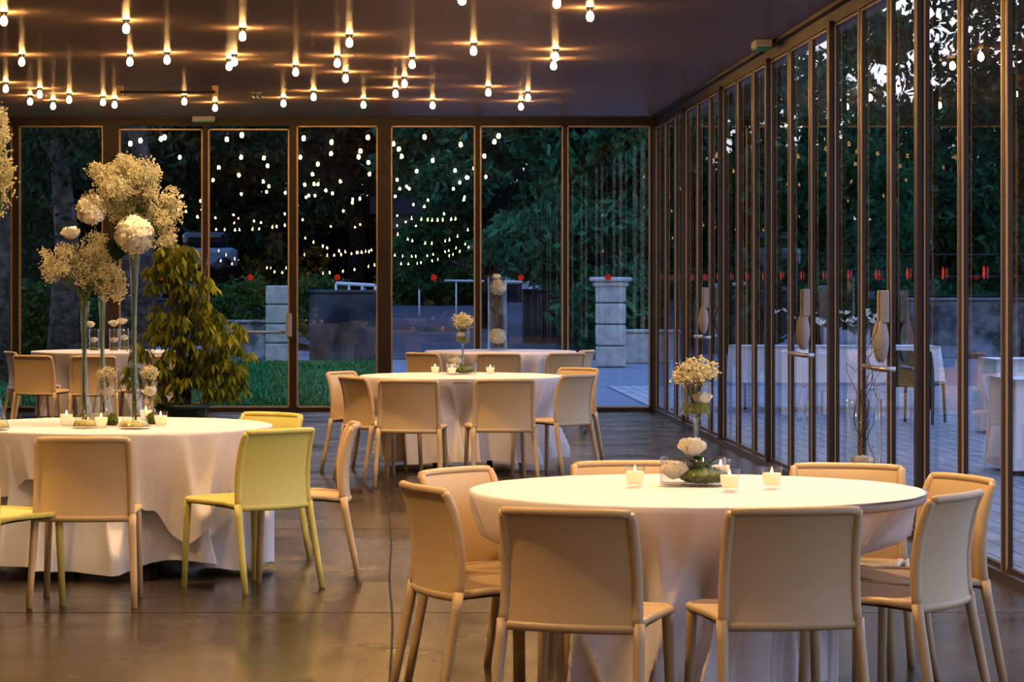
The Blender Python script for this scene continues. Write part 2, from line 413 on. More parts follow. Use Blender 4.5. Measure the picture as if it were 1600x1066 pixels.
chair('T2', 637, 596, 8, 'cream chair seen from behind at the left front of the middle table')
chair('T2', 790, 595, -7, 'cream chair seen from behind at the right front of the middle table')
chair('T2', 546, 591, 62, 'amber lit cream chair in side view at the left of the middle table')
chair('T2', 528, 583, 120, 'pale chair with backrest front showing at the far left of the middle table')
chair('T2', 908, 588, -50, 'bluish chair seen from behind at the right end of the middle table')
chair('T2', 908, 577, 226, 'cream chair with warm backrest front at the far right of the middle table')
chair('T3', 656, 553, 42, 'cream chair at the left of the far right table by the windows')
chair('T3', 779, 554, 3, 'cream chair seen from behind at the middle of the far right table')
chair('T3', 888, 553, -28, 'cream chair seen from behind at the right front of the far right table')
chair('T3', 921, 549, -66, 'thin side view of chair at the right end of the far right table')
chair('T4', 48, 557, 25, 'brown lit chair seen from behind at the left front of the far left table')
chair('T4', 145, 558, -2, 'brown lit chair seen from behind, in the middle of the far left table')
chair('T4', 12, 551, 68, 'chair in side view at the left end of the far left table')
chair('T4', 262, 557, -38, 'chair half hidden by the potted plant at the far left table')

# ------------------------------------------------------------------ tables and cloths
def sm(a, b, x): t = max(0., min(1., (x-a)/(b-a))); return t*t*(3-2*t)
def noise1(rng, n):                               # smooth periodic noise
    c = [(rng.uniform(-1,1)/k**.6, rng.uniform(0,2*PI), k) for k in range(2, n)]
    return lambda a: sum(A*math.sin(k*a+p) for A, p, k in c)
def cloth(key, seed, label, name='tablecloth', over=None, z_low=.02, m=None, R=RT, flare=0., taper=.15, zt=TH, pinch=None, thick=True):
    rng = random.Random(seed); c = T[key]; big = noise1(rng, 9); fine = noise1(rng, 34); low = noise1(rng, 15); hm = noise1(rng, 12)
    obst = []
    crest = []; a_ = rng.random()
    while a_ < 2*PI+.2: crest.append((a_, rng.uniform(.030,.075), rng.uniform(.45,1.2), rng.uniform(-.40,.40))); a_ += rng.uniform(.13,.30)
    for (x, y, a) in seats.get(key, []):
        obst.append((x, y, a))
    def seat_limit(ang, z):
        """largest radius that stays clear of the chairs' seats and front legs along this direction"""
        lim = 9.
        dx, dy = math.cos(ang), math.sin(ang)
        for (x, y, a) in obst:
            r = .30
            while r < .95:
                px, py = c.x+dx*r-x, c.y+dy*r-y
                lx = px*math.cos(a)-py*math.sin(a); ly = px*math.sin(a)+py*math.cos(a)
                if abs(lx) < .27 and -.3 < ly < .27: lim = min(lim, r-.015); break
                r += .02
        return lim
    NA = 400; rows_top = [0.02,.2,.4,.6,.74,R-.03,R-.012]; NR = 34
    lims = [seat_limit(2*PI*i/NA, 0) for i in range(NA)]
    lims = [min(lims[(i+k) % NA] for k in range(-2,3)) for i in range(NA)]
    for _ in range(3): lims = [min(lims[i], (lims[i-1]+lims[i]+lims[(i+1) % NA])/3) if lims[i] < 5 else lims[i] for i in range(NA)]
    vs = []; fs = []
    for r in rows_top:
        for i in range(NA):
            a = 2*PI*i/NA; vs.append((r*math.cos(a), r*math.sin(a), zt + (.0008*fine(a+r*3) if r > .1 else 0)))
    for jn in range(NR):
        for i in range(NA):
            a = 2*PI*i/NA; v = jn/(NR-1)
            hem = (z_low+.035*(1+hm(a))) if over is None else over(a, hm)
            z = zt-.004-(zt-.004-hem)*v
            d = zt-z
            amp = .002+.030*sm(.02,.55,d)
            r = R-taper*sm(.0,.38,d)*(1 - .35*big(a)*.3)+flare*sm(.35,.75,d)
            r += amp*(.35*big(a)+.62*low(a+.05*d*big(a))+.42*fine(a+.05*math.sin(8*z)))
            cr = 0.
            for (fa, fw, fA, sl) in crest:
                da = (a-fa-sl*d+PI) % (2*PI)-PI; ww = fw*(.8+.9*min(d,.7)); q_ = abs(da)/ww
                if q_ < 3: cr += fA*math.exp(-q_**1.15)
            r += (cr-.42)*(.165*sm(.01,.60,d)+.012*sm(.01,.08,d))
            if pinch:
                for (pa, pz, pw) in pinch:
                    da = (a-pa+PI) % (2*PI)-PI
                    r -= .17*math.exp(-(da/(pw*(1+2.2*max(0,z-pz)/.25)))**2)*math.exp(-((z-pz)/.20)**2)
            r = min(r, R+.035)
            if z < .50:
                k = sm(.58,.46,z); r = r*(1-k)+min(r, lims[i]+min(0., r-R+.10)*.6)*k
            elif z < .58:
                k = sm(.58,.46,z); r = r*(1-k)+min(r, lims[i])*k
            if d < .02: r = min(r, R+.004)
            vs.append((r*math.cos(a), r*math.sin(a), z))
    n = len(rows_top)+NR
    for jn in range(n-1):
        for i in range(NA): k = (i+1) % NA; fs.append((jn*NA+i, (jn+1)*NA+i, (jn+1)*NA+k, jn*NA+k))
    fs.append(tuple(range(NA)))
    o = MB().add(vs, fs).build(name, m or M_cloth, None, True, (c.x, c.y, 0)); tag(o, label, 'tablecloth', 'white tablecloths'); return o
def table(key, label):
    c = T[key]; r = thing('round_table', label, 'table', (c.x,c.y,0), 0, 'round folding tables')
    MB().lathe([(.0,TH-.035),(RT-.025,TH-.035),(RT-.02,TH-.03),(RT-.02,TH-.012),(RT-.025,TH-.006),(0,TH-.006)], 64, cap0=False, cap1=False).build('tabletop', M_grey, r)
    rr = .24
    for s in (-1, 1):
        pts = [(s*rr-.0, -.22*1.0, .012),(s*rr,-.22,.42),(s*rr,-.21,.52),(s*rr,-.18,.60),(s*rr,-.10,.66),(s*rr,0,.70),(s*rr,.10,.66),(s*rr,.18,.60),(s*rr,.21,.52),(s*rr,.22,.42),(s*rr,.22,.012)]
        # arched folding legs, turned so the arch faces the room
        pts = [(p[1], p[0], p[2]) for p in pts]
        MB().tube(pts, .0145, 10).build('leg', M_black, r)
    return r
table('T1', 'round folding table with black legs under the nearest white cloth')
table('TL', 'round folding table with black legs under the left cloth with tall vases')
table('T2', 'round folding table with black arched legs under the middle white cloth')
table('T3', 'round folding table under the far right cloth before the windows')
table('T4', 'round folding table under the far left cloth behind the tall vases')
cloth('T1', 3, 'white cloth draped over the nearest round table', pinch=[(-1.60,.40,.10),(-.45,.5,.2)])
cloth('T2', 8, 'white cloth with deep folds over the middle round table', z_low=.05, pinch=[(-1.62,.42,.09)])
cloth('T3', 12, 'white cloth over the far right table beside the windows')
cloth('T4', 17, 'amber lit white cloth over the far left table')
cloth('TL', 21, 'pale lining cloth reaching the floor under the left table overlay', m=M_under, R=RT-.006, taper=.09, flare=.03, zt=TH-.001)
def over(a, hm):                                    # a square cloth: four hanging corners
    q = ((a-(-1.0)) % (PI/2))-PI/4
    side = .83*1.0/max(.70, math.cos(q))           # distance to the square's edge along this direction
    return max(.12, .50-1.0*(side-.83)-.03*hm(a)-.016*math.sin(23*a+2*math.sin(5*a)))
cloth('TL', 24, 'white square overlay cloth with a jagged hanging corner on the left table', over=lambda a, hm: over(a, hm), R=RT+.002, taper=.03, zt=TH+.003)

# ------------------------------------------------------------------ flowers
rnd = random.Random(5)
def rose_mb(r, seed=0, layers=8):
    """a full peony-like bloom: cupped petals wrapped round a ball, opening outwards"""
    rg = random.Random(seed); b = MB()
    for L_ in range(layers):
        f = (L_+1)/layers; n = 4+L_//3
        for k in range(n):
            a0 = 2*PI*k/n+rg.random()*.7+L_*.9; wd = 2*PI/n*.60; rr = r*(.22+.74*f)*rg.uniform(.94,1.06); tm = PI*(.95-.40*f)*rg.uniform(.86,1.10); fl = .20*f*rg.uniform(.3,1.6); wv = rg.uniform(0,6)
            def pt(u, v, a0=a0, wd=wd, rr=rr, tm=tm, f=f, fl=fl, wv=wv):
                uu = 2*u-1; th = tm*v*(1-.26*abs(uu)**2.5*v)+.05; a = a0+uu*wd*(.35+.65*math.sin(PI*min(1,v*.9+.1)*.75))
                rad = rr*math.sin(th)+fl*r*v**5+.03*r*math.sin(wv+7*u)*v**3
                return (rad*math.cos(a), rad*math.sin(a), -rr*math.cos(th)*.95+.22*r*(1-f)-.05*r)
            b.grid(pt, 8, 8)
    return b
def hydrangea_mb(r, seed=0, n=230):
    rg = random.Random(seed); b = MB(); b.lathe([(r*.85*math.sin(t), -r*.85*math.cos(t)) for t in np.linspace(.05, PI-.05, 10)], 16)
    for i in range(n):
        z = 1-2*(i+.5)/n; a = i*2.39996; q = math.sqrt(1-z*z); d = Vector((q*math.cos(a), q*math.sin(a), z))
        d = (d+Vector((rg.uniform(-.1,.1),)*3)).normalized(); rr = r*rg.uniform(.88,1.06)*(1+.07*math.sin(5*a)*math.sin(4*z+seed))
        t = d.orthogonal().normalized(); s = d.cross(t); ro = rg.random()*PI; sz = r*.23; d = (d+Vector((rg.gauss(0,.25),rg.gauss(0,.25),rg.gauss(0,.25)))).normalized()
        for k in range(4):
            an = ro+k*PI/2; u = t*math.cos(an)+s*math.sin(an); w_ = d.cross(u)
            c = d*rr; b.add([c, c+u*sz*.6+w_*sz*.45+d*sz*.2, c+u*sz*1.1+d*sz*.1, c+u*sz*.6-w_*sz*.45+d*sz*.2], [(0,1,2,3)])
    return b
def gyp(name, label, blobs, stem_from, n, fl=.0045, loc=(0,0,0), group=None, nstem=60, seed=1):
    """a cloud of tiny florets. blobs: (centre, radii, weight)"""
    rg = random.Random(seed); root = thing(name, label, 'flowers', loc, 0, group)
    if n > 1000:
        nb_ = []
        for (c, r, wt) in blobs:
            for k in range(int(10+18*wt)):
                d = Vector((rg.gauss(0,1), rg.gauss(0,1), rg.gauss(0,1))).normalized()*rg.uniform(.2,.92); s_ = rg.uniform(.26,.50)
                nb_.append((Vector(c)+Vector((d.x*r[0], d.y*r[1], d.z*r[2])), (r[0]*s_, r[1]*s_, r[2]*s_), wt*s_**2))
        blobs = nb_
    W = sum(b[2] for b in blobs); q = []; stems = MB(); sf = Vector(stem_from)
    for (c, r, wt) in blobs:
        c = Vector(c)
        for i in range(int(n*wt/W)):
            while True:
                d = Vector((rg.uniform(-1,1), rg.uniform(-1,1), rg.uniform(-1,1)))
                if d.length < 1: break
            d = d*(.55+.45*rg.random())/max(.4, d.length**.4)
            p = c+Vector((d.x*r[0], d.y*r[1], d.z*r[2]))
            for kk in range(3):
                pp = p+Vector((rg.gauss(0,.008), rg.gauss(0,.008), rg.gauss(0,.008)))
                s = fl*rg.uniform(.6,1.25); e1 = Vector((rg.gauss(0,1), rg.gauss(0,1), rg.gauss(0,1))).normalized(); e2 = e1.orthogonal().normalized(); e3 = e1.cross(e2)
                q.append([pp+e2*s, pp+e3*s, pp-e2*s, pp-e3*s]); q.append([pp+e1*s, pp+e3*s, pp-e1*s, pp-e3*s])
            if i % 12 == 0: 
                mid = sf.lerp(p, .5)+Vector((0,0,.02)); stems.tube([p, p.lerp(mid,.5)+Vector((rg.uniform(-.01,.01),0,.005)), mid], .0009, 3, False)
        for i in range(int(nstem*wt/W)):
            d = Vector((rg.uniform(-.7,.7)*r[0], rg.uniform(-.7,.7)*r[1], rg.uniform(-.5,.6)*r[2])); p = c+d
            stems.tube([sf, sf.lerp(p,.4)+Vector((0,0,.03)), p], [.0016,.0012,.0007], 3, False)
    o = quads('florets', np.array([[tuple(p) for p in f] for f in q]), M_gyp, root); o['kind'] = 'stuff'
    stems.build('stems', M_stem, root); return root
def moss_mb(rx, ry, rz, seed=0):
    rg = random.Random(seed); ph = [rg.uniform(0,6) for _ in range(6)]; b = MB()
    def f(u, v):
        a = 2*PI*u; t = PI*v; k = 1+.10*math.sin(5*a+ph[0])*math.sin(t)+.08*math.sin(9*a+6*t+ph[1])+.05*math.sin(15*t+ph[2]+4*a)
        if v in (0,1): k = 1
        return (rx*k*math.sin(t)*math.cos(a), ry*k*math.sin(t)*math.sin(a), rz*k*math.cos(t)*-1)
    b.grid(f, 24, 14, True)
    for i in range(420):
        u, v = rg.random(), rg.uniform(.08,.98); p_ = Vector(f(u, v)); d = (Vector((p_.x/rx**2, p_.y/ry**2, p_.z/rz**2)).normalized()+Vector((rg.gauss(0,.5),rg.gauss(0,.5),rg.gauss(0,.5)))).normalized(); w_ = d.orthogonal().normalized()*.0016
        b.add([p_*.97-w_, p_*.97+w_, p_+d*rg.uniform(.006,.012)], [(0,1,2)])
    return b
def leaves_mb(b, c, n, r, size, seed):
    rg = random.Random(seed)
    for i in range(n):
        a = rg.random()*2*PI; el = rg.uniform(-.1,.8); d = Vector((math.cos(a)*math.cos(el), math.sin(a)*math.cos(el), math.sin(el)))
        p = Vector(c)+d*r*rg.uniform(.2,1); w_ = d.cross(Vector((0,0,1))).normalized()*size*.36; l = d*size
        b.add([p, p+l*.5+w_, p+l-Vector((0,0,size*.15)), p+l*.5-w_], [(0,1,2,3)])
    return b
def mk_flower(name, label, mb, p, col=None, stem=None, group=None, bottomstem=.002):
    """a cut flower: bloom with its stem"""
    r = thing(name, label, 'flower', p, 0, group); mb.build('bloom', col or M_petal, r)
    if stem: s = MB(); s.tube([Vector(q)-Vector(p) for q in stem], .0035, 6); s.build('stem', M_stem, r)
    return r
# --- candles
def make_candle(name, label, loc):
    r = thing(name, label, 'candle', loc, 0, None)
    prof = [(.0,0),(.024,0),(.028,.004),(.032,.030),(.0365,.060),(.038,.078)]
    inner = [(.0355,.078),(.034,.060),(.0295,.030),(.024,.010),(0,.008)]
    MB().lathe(prof+inner, 32, cap0=False, cap1=False).build('glass_cup', M_gl, r)
    MB().lathe([(0,.011),(.0235,.011),(.0305,.030),(.0338,.052),(.032,.055),(0,.053)], 24, cap0=False, cap1=False).build('wax', M_wax, r)
    MB().lathe([(0,.051),(.0035,.056),(.0045,.062),(.0025,.070),(0,.078)], 10, cap0=False, cap1=False).build('flame', M_flame, r)
    return r
cn = [0]; cbase = None
def candle(x, y, label, group):
    global cbase
    p = on(TH+.006, x, y)
    if cbase is None: cbase = make_candle('tea_light', label, p); cbase['group'] = group; return cbase
    return dup(cbase, p, 0, label, group)
candle(992, 760, 'lit tea light left of the glass dish on the front table', 'tea lights on the front table')
candle(1140, 767, 'lit tea light before the right rim of the glass dish on the front table', 'tea lights on the front table')
candle(1206, 763, 'lit tea light standing alone at right on the front table', 'tea lights on the front table')
candle(1126, 750, 'lit tea light seen through the glass dish on the front table', 'tea lights on the front table')
candle(104, 664, 'lit tea light left of the three trumpet vases', 'tea lights on the left table')
candle(158, 669, 'lit tea light between the trumpet vases, nearest the viewer', 'tea lights on the left table')
candle(251, 666, 'lit tea light right of the tallest trumpet vase', 'tea lights on the left table')
candle(228, 657, 'lit tea light behind the small rose glass on the left table', 'tea lights on the left table')
candle(680, 584, 'lit tea light left of the centrepiece on the middle table', 'tea lights on the middle table')
candle(706, 586, 'lit tea light in front of the centrepiece on the middle table', 'tea lights on the middle table')
candle(766, 585, 'lit tea light alone at right on the middle table', 'tea lights on the middle table')

# --- centrepiece of the front table and of the middle table
def goblet(name, label, loc, hs=.245, rc=.056, hc=.12, group=None):
    r = thing(name, label, 'vase', loc, 0, group)
    MB().lathe([(0,0),(.042,0),(.043,.003),(.010,.010),(.006,.03),(.0055,hs*.6),(.009,hs*.86),(.012,hs*.93),(rc*.55,hs-.008),(rc,hs),(rc,hs+hc),(rc-.003,hs+hc),(rc-.003,hs+.004),(0,hs+.001)], 32, cap0=False, cap1=False).build('glass', M_gl, r)
    MB().lathe([(.012,.008),(.0075,.03),(.007,hs*.6),(.010,hs*.86),(.014,hs*.95)], 16, cap0=False, cap1=False).build('stem', M_stemglass, r)
    MB().lathe([(0,hs+.005),(rc-.005,hs+.005),(rc-.0045,hs+.03),(rc-.008,hs+.042),(0,hs+.036)], 24, cap0=False, cap1=False).build('moss_layer', M_moss, r)
    return r
def dish(name, label, loc, rd=.122, hd=.10, group=None):
    r = thing(name, label, 'dish', loc, 0, group)
    MB().lathe([(0,0),(rd-.004,0),(rd,.004),(rd,hd),(rd-.004,hd),(rd-.004,.008),(0,.007)], 48, cap0=False, cap1=False).build('glass', M_gl, r)
    return r
zt = TH+.006
p = on(zt, 1083, 757); dish('glass_dish', 'low round glass dish holding roses and moss on the front table', p)
mo = moss_mb(.085,.06,.028,3).build('moss_cushion', M_moss, None, True, p+Vector((.03,-.02,.034))); tag(mo, 'green moss cushion inside the low glass dish on the front table', 'moss')
lf = leaves_mb(MB(), (0,0,0), 26, .05, .05, 4).build('foliage_sprig', M_leafD, None, False, p+Vector((.028,.0,.055))); tag(lf, 'dark green leaf sprig in the dish on the front table', 'foliage')
mk_flower('white_rose', 'big white rose at the left inside the dish on the front table', rose_mb(.046,1), p+Vector((-.072,-.035,.066)))
mk_flower('white_rose', 'raised white rose above the dish on the front table', rose_mb(.047,2), p+Vector((-.004,-.02,.150)), stem=[p+Vector((-.004,-.02,.12)), p+Vector((.003,0,.05))])
g0 = p+Vector((.016,.045,.009)); goblet('stemmed_vase', 'tall stemmed glass vase rising from the dish on the front table', g0)
mk_flower('white_rose', 'white rose inside the cup of the tall stemmed vase on the front table', rose_mb(.034,3), g0+Vector((.020,-.008,.312)), stem=[g0+Vector((.02,-.008,.30)), g0+Vector((.01,0,.27))])
gyp('gypsophila_bunch', 'round bunch of white baby breath atop the stemmed vase on the front table', [((0,0,.405),(.092,.085,.050),1),((-.03,0,.385),(.065,.06,.03),.4)], (-.01,0,.27), 420, .0055, g0, None, 50, 3)
p2 = on(zt, 721, 584); dish('glass_dish', 'low round glass dish with flowers on the middle table', p2, .125, .085)
mo = moss_mb(.08,.06,.028,5).build('moss_cushion', M_moss, None, True, p2+Vector((.02,-.01,.034))); tag(mo, 'green moss cushion in the dish on the middle table', 'moss')
mk_flower('white_rose', 'white rose at the left in the dish on the middle table', rose_mb(.045,5), p2+Vector((-.07,-.03,.060)))
mk_flower('white_rose', 'raised white rose above the dish on the middle table', rose_mb(.045,6), p2+Vector((-.045,.03,.110)), stem=[p2+Vector((-.045,.03,.08)), p2+Vector((-.03,.02,.05))])
g2 = p2+Vector((.012,.05,.009)); goblet('stemmed_vase', 'tall stemmed glass vase on the middle table', g2)
mk_flower('white_rose', 'white rose inside the stemmed vase on the middle table', rose_mb(.032,7), g2+Vector((-.018,-.008,.31)), stem=[g2+Vector((-.018,-.008,.30)), g2+Vector((-.01,0,.27))])
gyp('gypsophila_bunch', 'round bunch of baby breath atop the stemmed vase on the middle table', [((0,0,.42),(.085,.08,.07),1)], (0,0,.27), 420, .006, g2, None, 50, 4)

# --- tall cylinder vases with roses and curly willow
def willow(loc, h, label, seed, n=6, spread=.14, z0=.03):
    rg = random.Random(seed); b = MB()
    for k in range(n):
        p_ = Vector((rg.uniform(-.03,.03), rg.uniform(-.03,.03), z0)); d = Vector((rg.uniform(-.25,.25), rg.uniform(-.15,.15), 1)); pts = [p_.copy()]
        hh = h*rg.uniform(.7,1); ph = rg.random()*6; fq = rg.uniform(16,26); am = rg.uniform(.012,.028)
        for i in range(1, 46):
            z = z0+hh*i/45; u = i/45; lim = .055+max(0, z-.7)*.35
            x = p_.x+d.x*spread*2*u*u+am*math.sin(fq*z+ph)*(1 if z > .3 else .5); y = p_.y+d.y*spread*u*u+am*math.cos(fq*1.1*z+ph)*(1 if z > .3 else .5)
            x = max(-lim, min(lim, x)); y = max(-lim, min(lim, y)); pts.append(Vector((x,y,z)))
        b.tube(pts, [.005-.0035*i/45 for i in range(46)], 5)
        for q in (20, 28, 36):
            c_ = pts[q]; s = rg.choice((-1,1)); tw = [c_+Vector((s*(.016*i+.010*math.sin(i*1.9)), .006*math.sin(i), .010*i+.014*math.cos(i*1.7)-.014)) for i in range(9)]
            if c_.z > .8 or True: b.tube([c_]+([t_ for t_ in tw[1:]] if c_.z > .82 else [c_+Vector((0,0,.02)), c_+Vector((.005,0,.05))]), .0018, 4)
    o = b.build('willow_branch_bunch', M_twig, None, True, loc); tag(o, label, 'branches'); return o
def cylvase(loc, label, r_=.105, h=.80):
    r = thing('cylinder_vase', label, 'vase', loc)
    MB().lathe([(0,0),(r_,0),(r_,h),(r_-.004,h),(r_-.004,.015),(0,.014)], 40, cap0=False, cap1=False).build('glass', M_gl, r)
    return r
pv = on(zt, 777, 547); cylvase(pv, 'tall clear cylinder vase on the far right table')
mk_flower('hydrangea', 'white hydrangea low in the cylinder vase on the far right table', hydrangea_mb(.085,1), pv+Vector((0,-.01,.15)), stem=[pv+Vector((0,0,.10)), pv+Vector((0,0,.03))])
mk_flower('hydrangea', 'white hydrangea at the top of the cylinder vase on the far right table', hydrangea_mb(.080,2), pv+Vector((.01,-.01,.69)), stem=[pv+Vector((.01,0,.66)), pv+Vector((-.01,.03,.3)), pv+Vector((0,.03,.03))])
mk_flower('white_rose', 'white rose above the upper hydrangea on the far right table', rose_mb(.045,9), pv+Vector((-.01,.0,.81)), stem=[pv+Vector((-.01,0,.79)), pv+Vector((-.02,.05,.4)), pv+Vector((0,.05,.03))])
lf = leaves_mb(MB(), (0,0,0), 40, .055, .05, 8).build('foliage_sprig', M_leafD, None, False, pv+Vector((0,0,.045))); tag(lf, 'dark leaves at the foot of the cylinder vase on the far right table', 'foliage')
willow(pv, 1.05, 'curly willow twigs in the cylinder vase on the far right table', 4)
pf = Vector((2.90, 16.75, 0)); cylvase(pf, 'tall clear cylinder vase standing on the floor by the glass doors', .108, .78)
mk_flower('white_rose', 'peach white rose high in the floor vase by the glass doors', rose_mb(.060,11), pf+Vector((-.015,-.03,.41)), stem=[pf+Vector((-.015,0,.37)), pf+Vector((0,0,.03))])
mk_flower('white_rose', 'cream rose low in the floor vase by the glass doors', rose_mb(.055,12), pf+Vector((-.04,-.03,.27)), stem=[pf+Vector((-.03,0,.24)), pf+Vector((0,0,.03))])
b = MB(); leaves_mb(b, (.0,0,.10), 60, .045, .05, 9); leaves_mb(b, (.03,0,.25), 60, .03, .05, 10)
lf = b.build('foliage_sprig', M_leafB, None, False, pf+Vector((0,0,.02))); tag(lf, 'dark leaves filling the floor vase by the glass doors', 'foliage')
willow(pf, 1.28, 'curly willow twigs rising out of the floor vase by the glass doors', 7, 6, .20)

# --- left table: trumpet vases
def trumpet(x, y, hgt, base, label, top=.030, stems=5, seed=0):
    p_ = on(TH+.008, x, y); r = thing('trumpet_vase', label, 'vase', p_, 0, 'tall trumpet vases on the left table'); rg = random.Random(seed)
    pr = [(0,0),(base,0),(base,.006),(base*.85,.03),(base*.62,.09),(base*.42,.15),(.022,.24),(.0155,.34),(.0145,.45),(.017,hgt*.72),(.022,hgt*.88),(top,hgt)]
    MB().lathe(pr+[(q[0]-.0025, q[1]+.003) for q in reversed(pr[2:])], 28, cap0=False, cap1=False).build('glass', M_gl, r)
    MB().lathe([(0,.007),(base*.93,.007),(base*.80,.028),(base*.70,.036),(0,.034)], 24, cap0=False, cap1=False).build('green_pebbles', M_water, r)
    s = MB()
    for k in range(stems):
        a = 2*PI*k/stems
        s.tube([(.010*math.cos(a),.010*math.sin(a),.04),(.008*math.cos(a+1),.008*math.sin(a+1),.25),(.007*math.cos(a+2),.007*math.sin(a+2),.45),(.014*math.cos(a+2.5),.014*math.sin(a+2.5),hgt+.02)], .0032, 6)
    s.build('stems', M_stem, r)
    return p_
va = trumpet(132, 668, .64, .062, 'shorter trumpet vase at the left of the group on the left table', seed=1)
vb = trumpet(160, 657, .70, .075, 'trumpet vase standing behind the other two on the left table', seed=2)
vc = trumpet(210, 669, .88, .080, 'tallest trumpet vase carrying the big white hydrangea', seed=3)
vd = trumpet(-9, 671, .88, .080, 'trumpet vase at the left rim of the left table, cut by the frame', seed=4)
S_ = 300.
def rel(base, x, y, dz=0): return Vector(((x-VX)*base.y/F-base.x, 0, H-(y-VY)*base.y/F-base.z))
gyp('gypsophila_spray', 'airy amber spray of baby breath over the left trumpet vase', [(rel(va,150,425)+Vector((0,0,0)),(.17,.14,.13),1.0),(rel(va,85,410),(.13,.10,.10),.6),(rel(va,150,385),(.10,.1,.08),.3),(rel(va,185,440),(.06,.06,.09),.25)], (0,0,.63), 3000, .0052, va, 'baby breath sprays on the left table', 70, 11)
gyp('gypsophila_spray', 'large airy cloud of baby breath above the tallest trumpet vase', [(rel(vc,205,290),(.22,.16,.16),1.0),(rel(vc,250,330),(.13,.12,.14),.5),(rel(vc,175,275),(.12,.12,.10),.35),(rel(vc,255,370),(.08,.08,.07),.15)], (0,0,.86), 4800, .0052, vc, 'baby breath sprays on the left table', 90, 12)
gyp('gypsophila_spray', 'white baby breath spray entering at the left edge above the left table', [(rel(vd,-18,225),(.19,.14,.33),1.0),(rel(vd,0,280),(.09,.07,.12),.3)], (0,0,.86), 1100, .008, vd, 'baby breath sprays on the left table', 60, 13)
def hyd(base, x, y, r_, label, seed, dy=-.06, kind='h'):
    q = base+rel(base, x, y)+Vector((0,dy,0))
    bm_ = hydrangea_mb(r_, seed, 300) if kind == 'h' else rose_mb(r_, seed)
    mk_flower('hydrangea' if kind == 'h' else 'cream_rose', label, bm_, q, stem=[q-Vector((0,0,r_*.7)), base.lerp(q, .85)*1+Vector((0,-.0,-.0)), Vector((base.x,base.y,base.z+.62))] if kind == 'x' else [q-Vector((0,0,r_*.6)), Vector((q.x*.3+base.x*.7, q.y*.3+base.y*.7, q.z-r_-.08)), Vector((base.x, base.y, base.z+ (.63 if base is va else .6)))])
    lm = leaves_mb(MB(), (0,0,0), 10, .02, r_*1.1, seed).build('leaf_cluster', M_leafB, bpy.context.scene.objects.get(''), False, q-Vector((0,0,r_*.9))) if False else None
hyd(vc, 212, 366, .092, 'large white hydrangea head on the tallest trumpet vase', 21)
hyd(vb, 145, 328, .074, 'amber lit hydrangea head left of the baby breath cloud', 22)
hyd(va, 113, 361, .045, 'small yellow cream rose at the left above the trumpet vases', 23, kind='r')
for (x_, y_, s_, sd) in ((178, 383, .10, 3), (195, 388, .07, 4)):
    pass
b = MB(); rg = random.Random(9)
for k in range(7):
    a = -.5+k*.35; d = Vector((math.cos(PI+a*.6), -.3+.1*k, math.sin(PI+a)*.6)).normalized(); w_ = d.cross(Vector((0,1,.2))).normalized()*.022; l = d*.11
    b.add([(0,0,0), tuple(l*.3+w_), tuple(l*.7+w_*.9), tuple(l), tuple(l*.7-w_*.9), tuple(l*.3-w_)], [(0,1,2,3,4,5)])
q = vc+rel(vc, 200, 385)+Vector((0,-.03,0)); tag(b.build('broad_leaf_collar', M_leafB, None, False, q), 'broad dark leaves under the large hydrangea of the left table', 'foliage')
# small glasses with a rose
def small_glass(x, y, label, lab2, lab3, seed):
    p_ = on(TH+.006, x, y); r = thing('footed_glass', label, 'vase', p_)
    MB().lathe([(0,0),(.030,0),(.030,.003),(.005,.010),(.005,.09),(.02,.10),(.042,.115),(.043,.245),(.040,.245),(.039,.12),(0,.105)], 28, cap0=False, cap1=False).build('glass', M_gl, r)
    mk_flower('cream_rose', lab2, rose_mb(.036,seed), p_+Vector((0,0,.165)), stem=[p_+Vector((0,0,.15)), p_+Vector((0,0,.115))])
    gyp('gypsophila_bunch', lab3, [((0,0,.255),(.05,.05,.035),1)], (0,0,.16), 160, .005, p_, None, 24, seed)
small_glass(168, 659, 'small footed glass with rose between the trumpet vases', 'cream rose in the small glass between the trumpet vases', 'little baby breath tuft over the glass between the trumpet vases', 31)
small_glass(234, 657, 'small footed glass with rose right of the tallest vase', 'cream rose in the small glass right of the tallest vase', 'little baby breath tuft over the glass right of the tallest vase', 32)
for x, y, l in ((174,666,'green moss ball beside the middle tea light on the left table'),(238,664,'green moss ball behind the right tea light on the left table')):
    q = on(TH, x, y)+Vector((0,.02,.03)); tag(moss_mb(.034,.034,.03,int(x)).build('moss_ball', M_moss, None, True, q), l, 'moss')
# far left table vases
def cyl_small(x, y, r_, h, labs, fl, seed):
    p_ = on(TH+.006, x, y); r = thing('cylinder_vase', labs[0], 'vase', p_)
    MB().lathe([(0,0),(r_,0),(r_,h),(r_-.003,h),(r_-.003,.01),(0,.009)], 24, cap0=False, cap1=False).build('glass', M_gl, r)
    MB().lathe([(0,.012),(r_-.006,.012),(r_-.008,.04),(0,.05)], 16, cap0=False, cap1=False).build('moss_layer', M_moss, r)
    for k, (dx, dz, rr, lb) in enumerate(fl):
        q = p_+Vector((dx,0,dz)); mk_flower('cream_rose', lb, rose_mb(rr, seed+k), q, stem=[q-Vector((0,0,.02)), p_+Vector((dx*.4,0,.05))])
cyl_small(147, 549, .055, .24, ['left glass cylinder vase on the far left table'], [(-.04,.30,.048,'rose above the left cylinder on the far left table'),(.0,.13,.04,'rose inside the left cylinder on the far left table')], 41)
cyl_small(178, 549, .050, .24, ['middle glass cylinder vase on the far left table'], [(0,.31,.048,'rose above the middle cylinder on the far left table'),(.0,.13,.04,'rose inside the middle cylinder on the far left table')], 43)
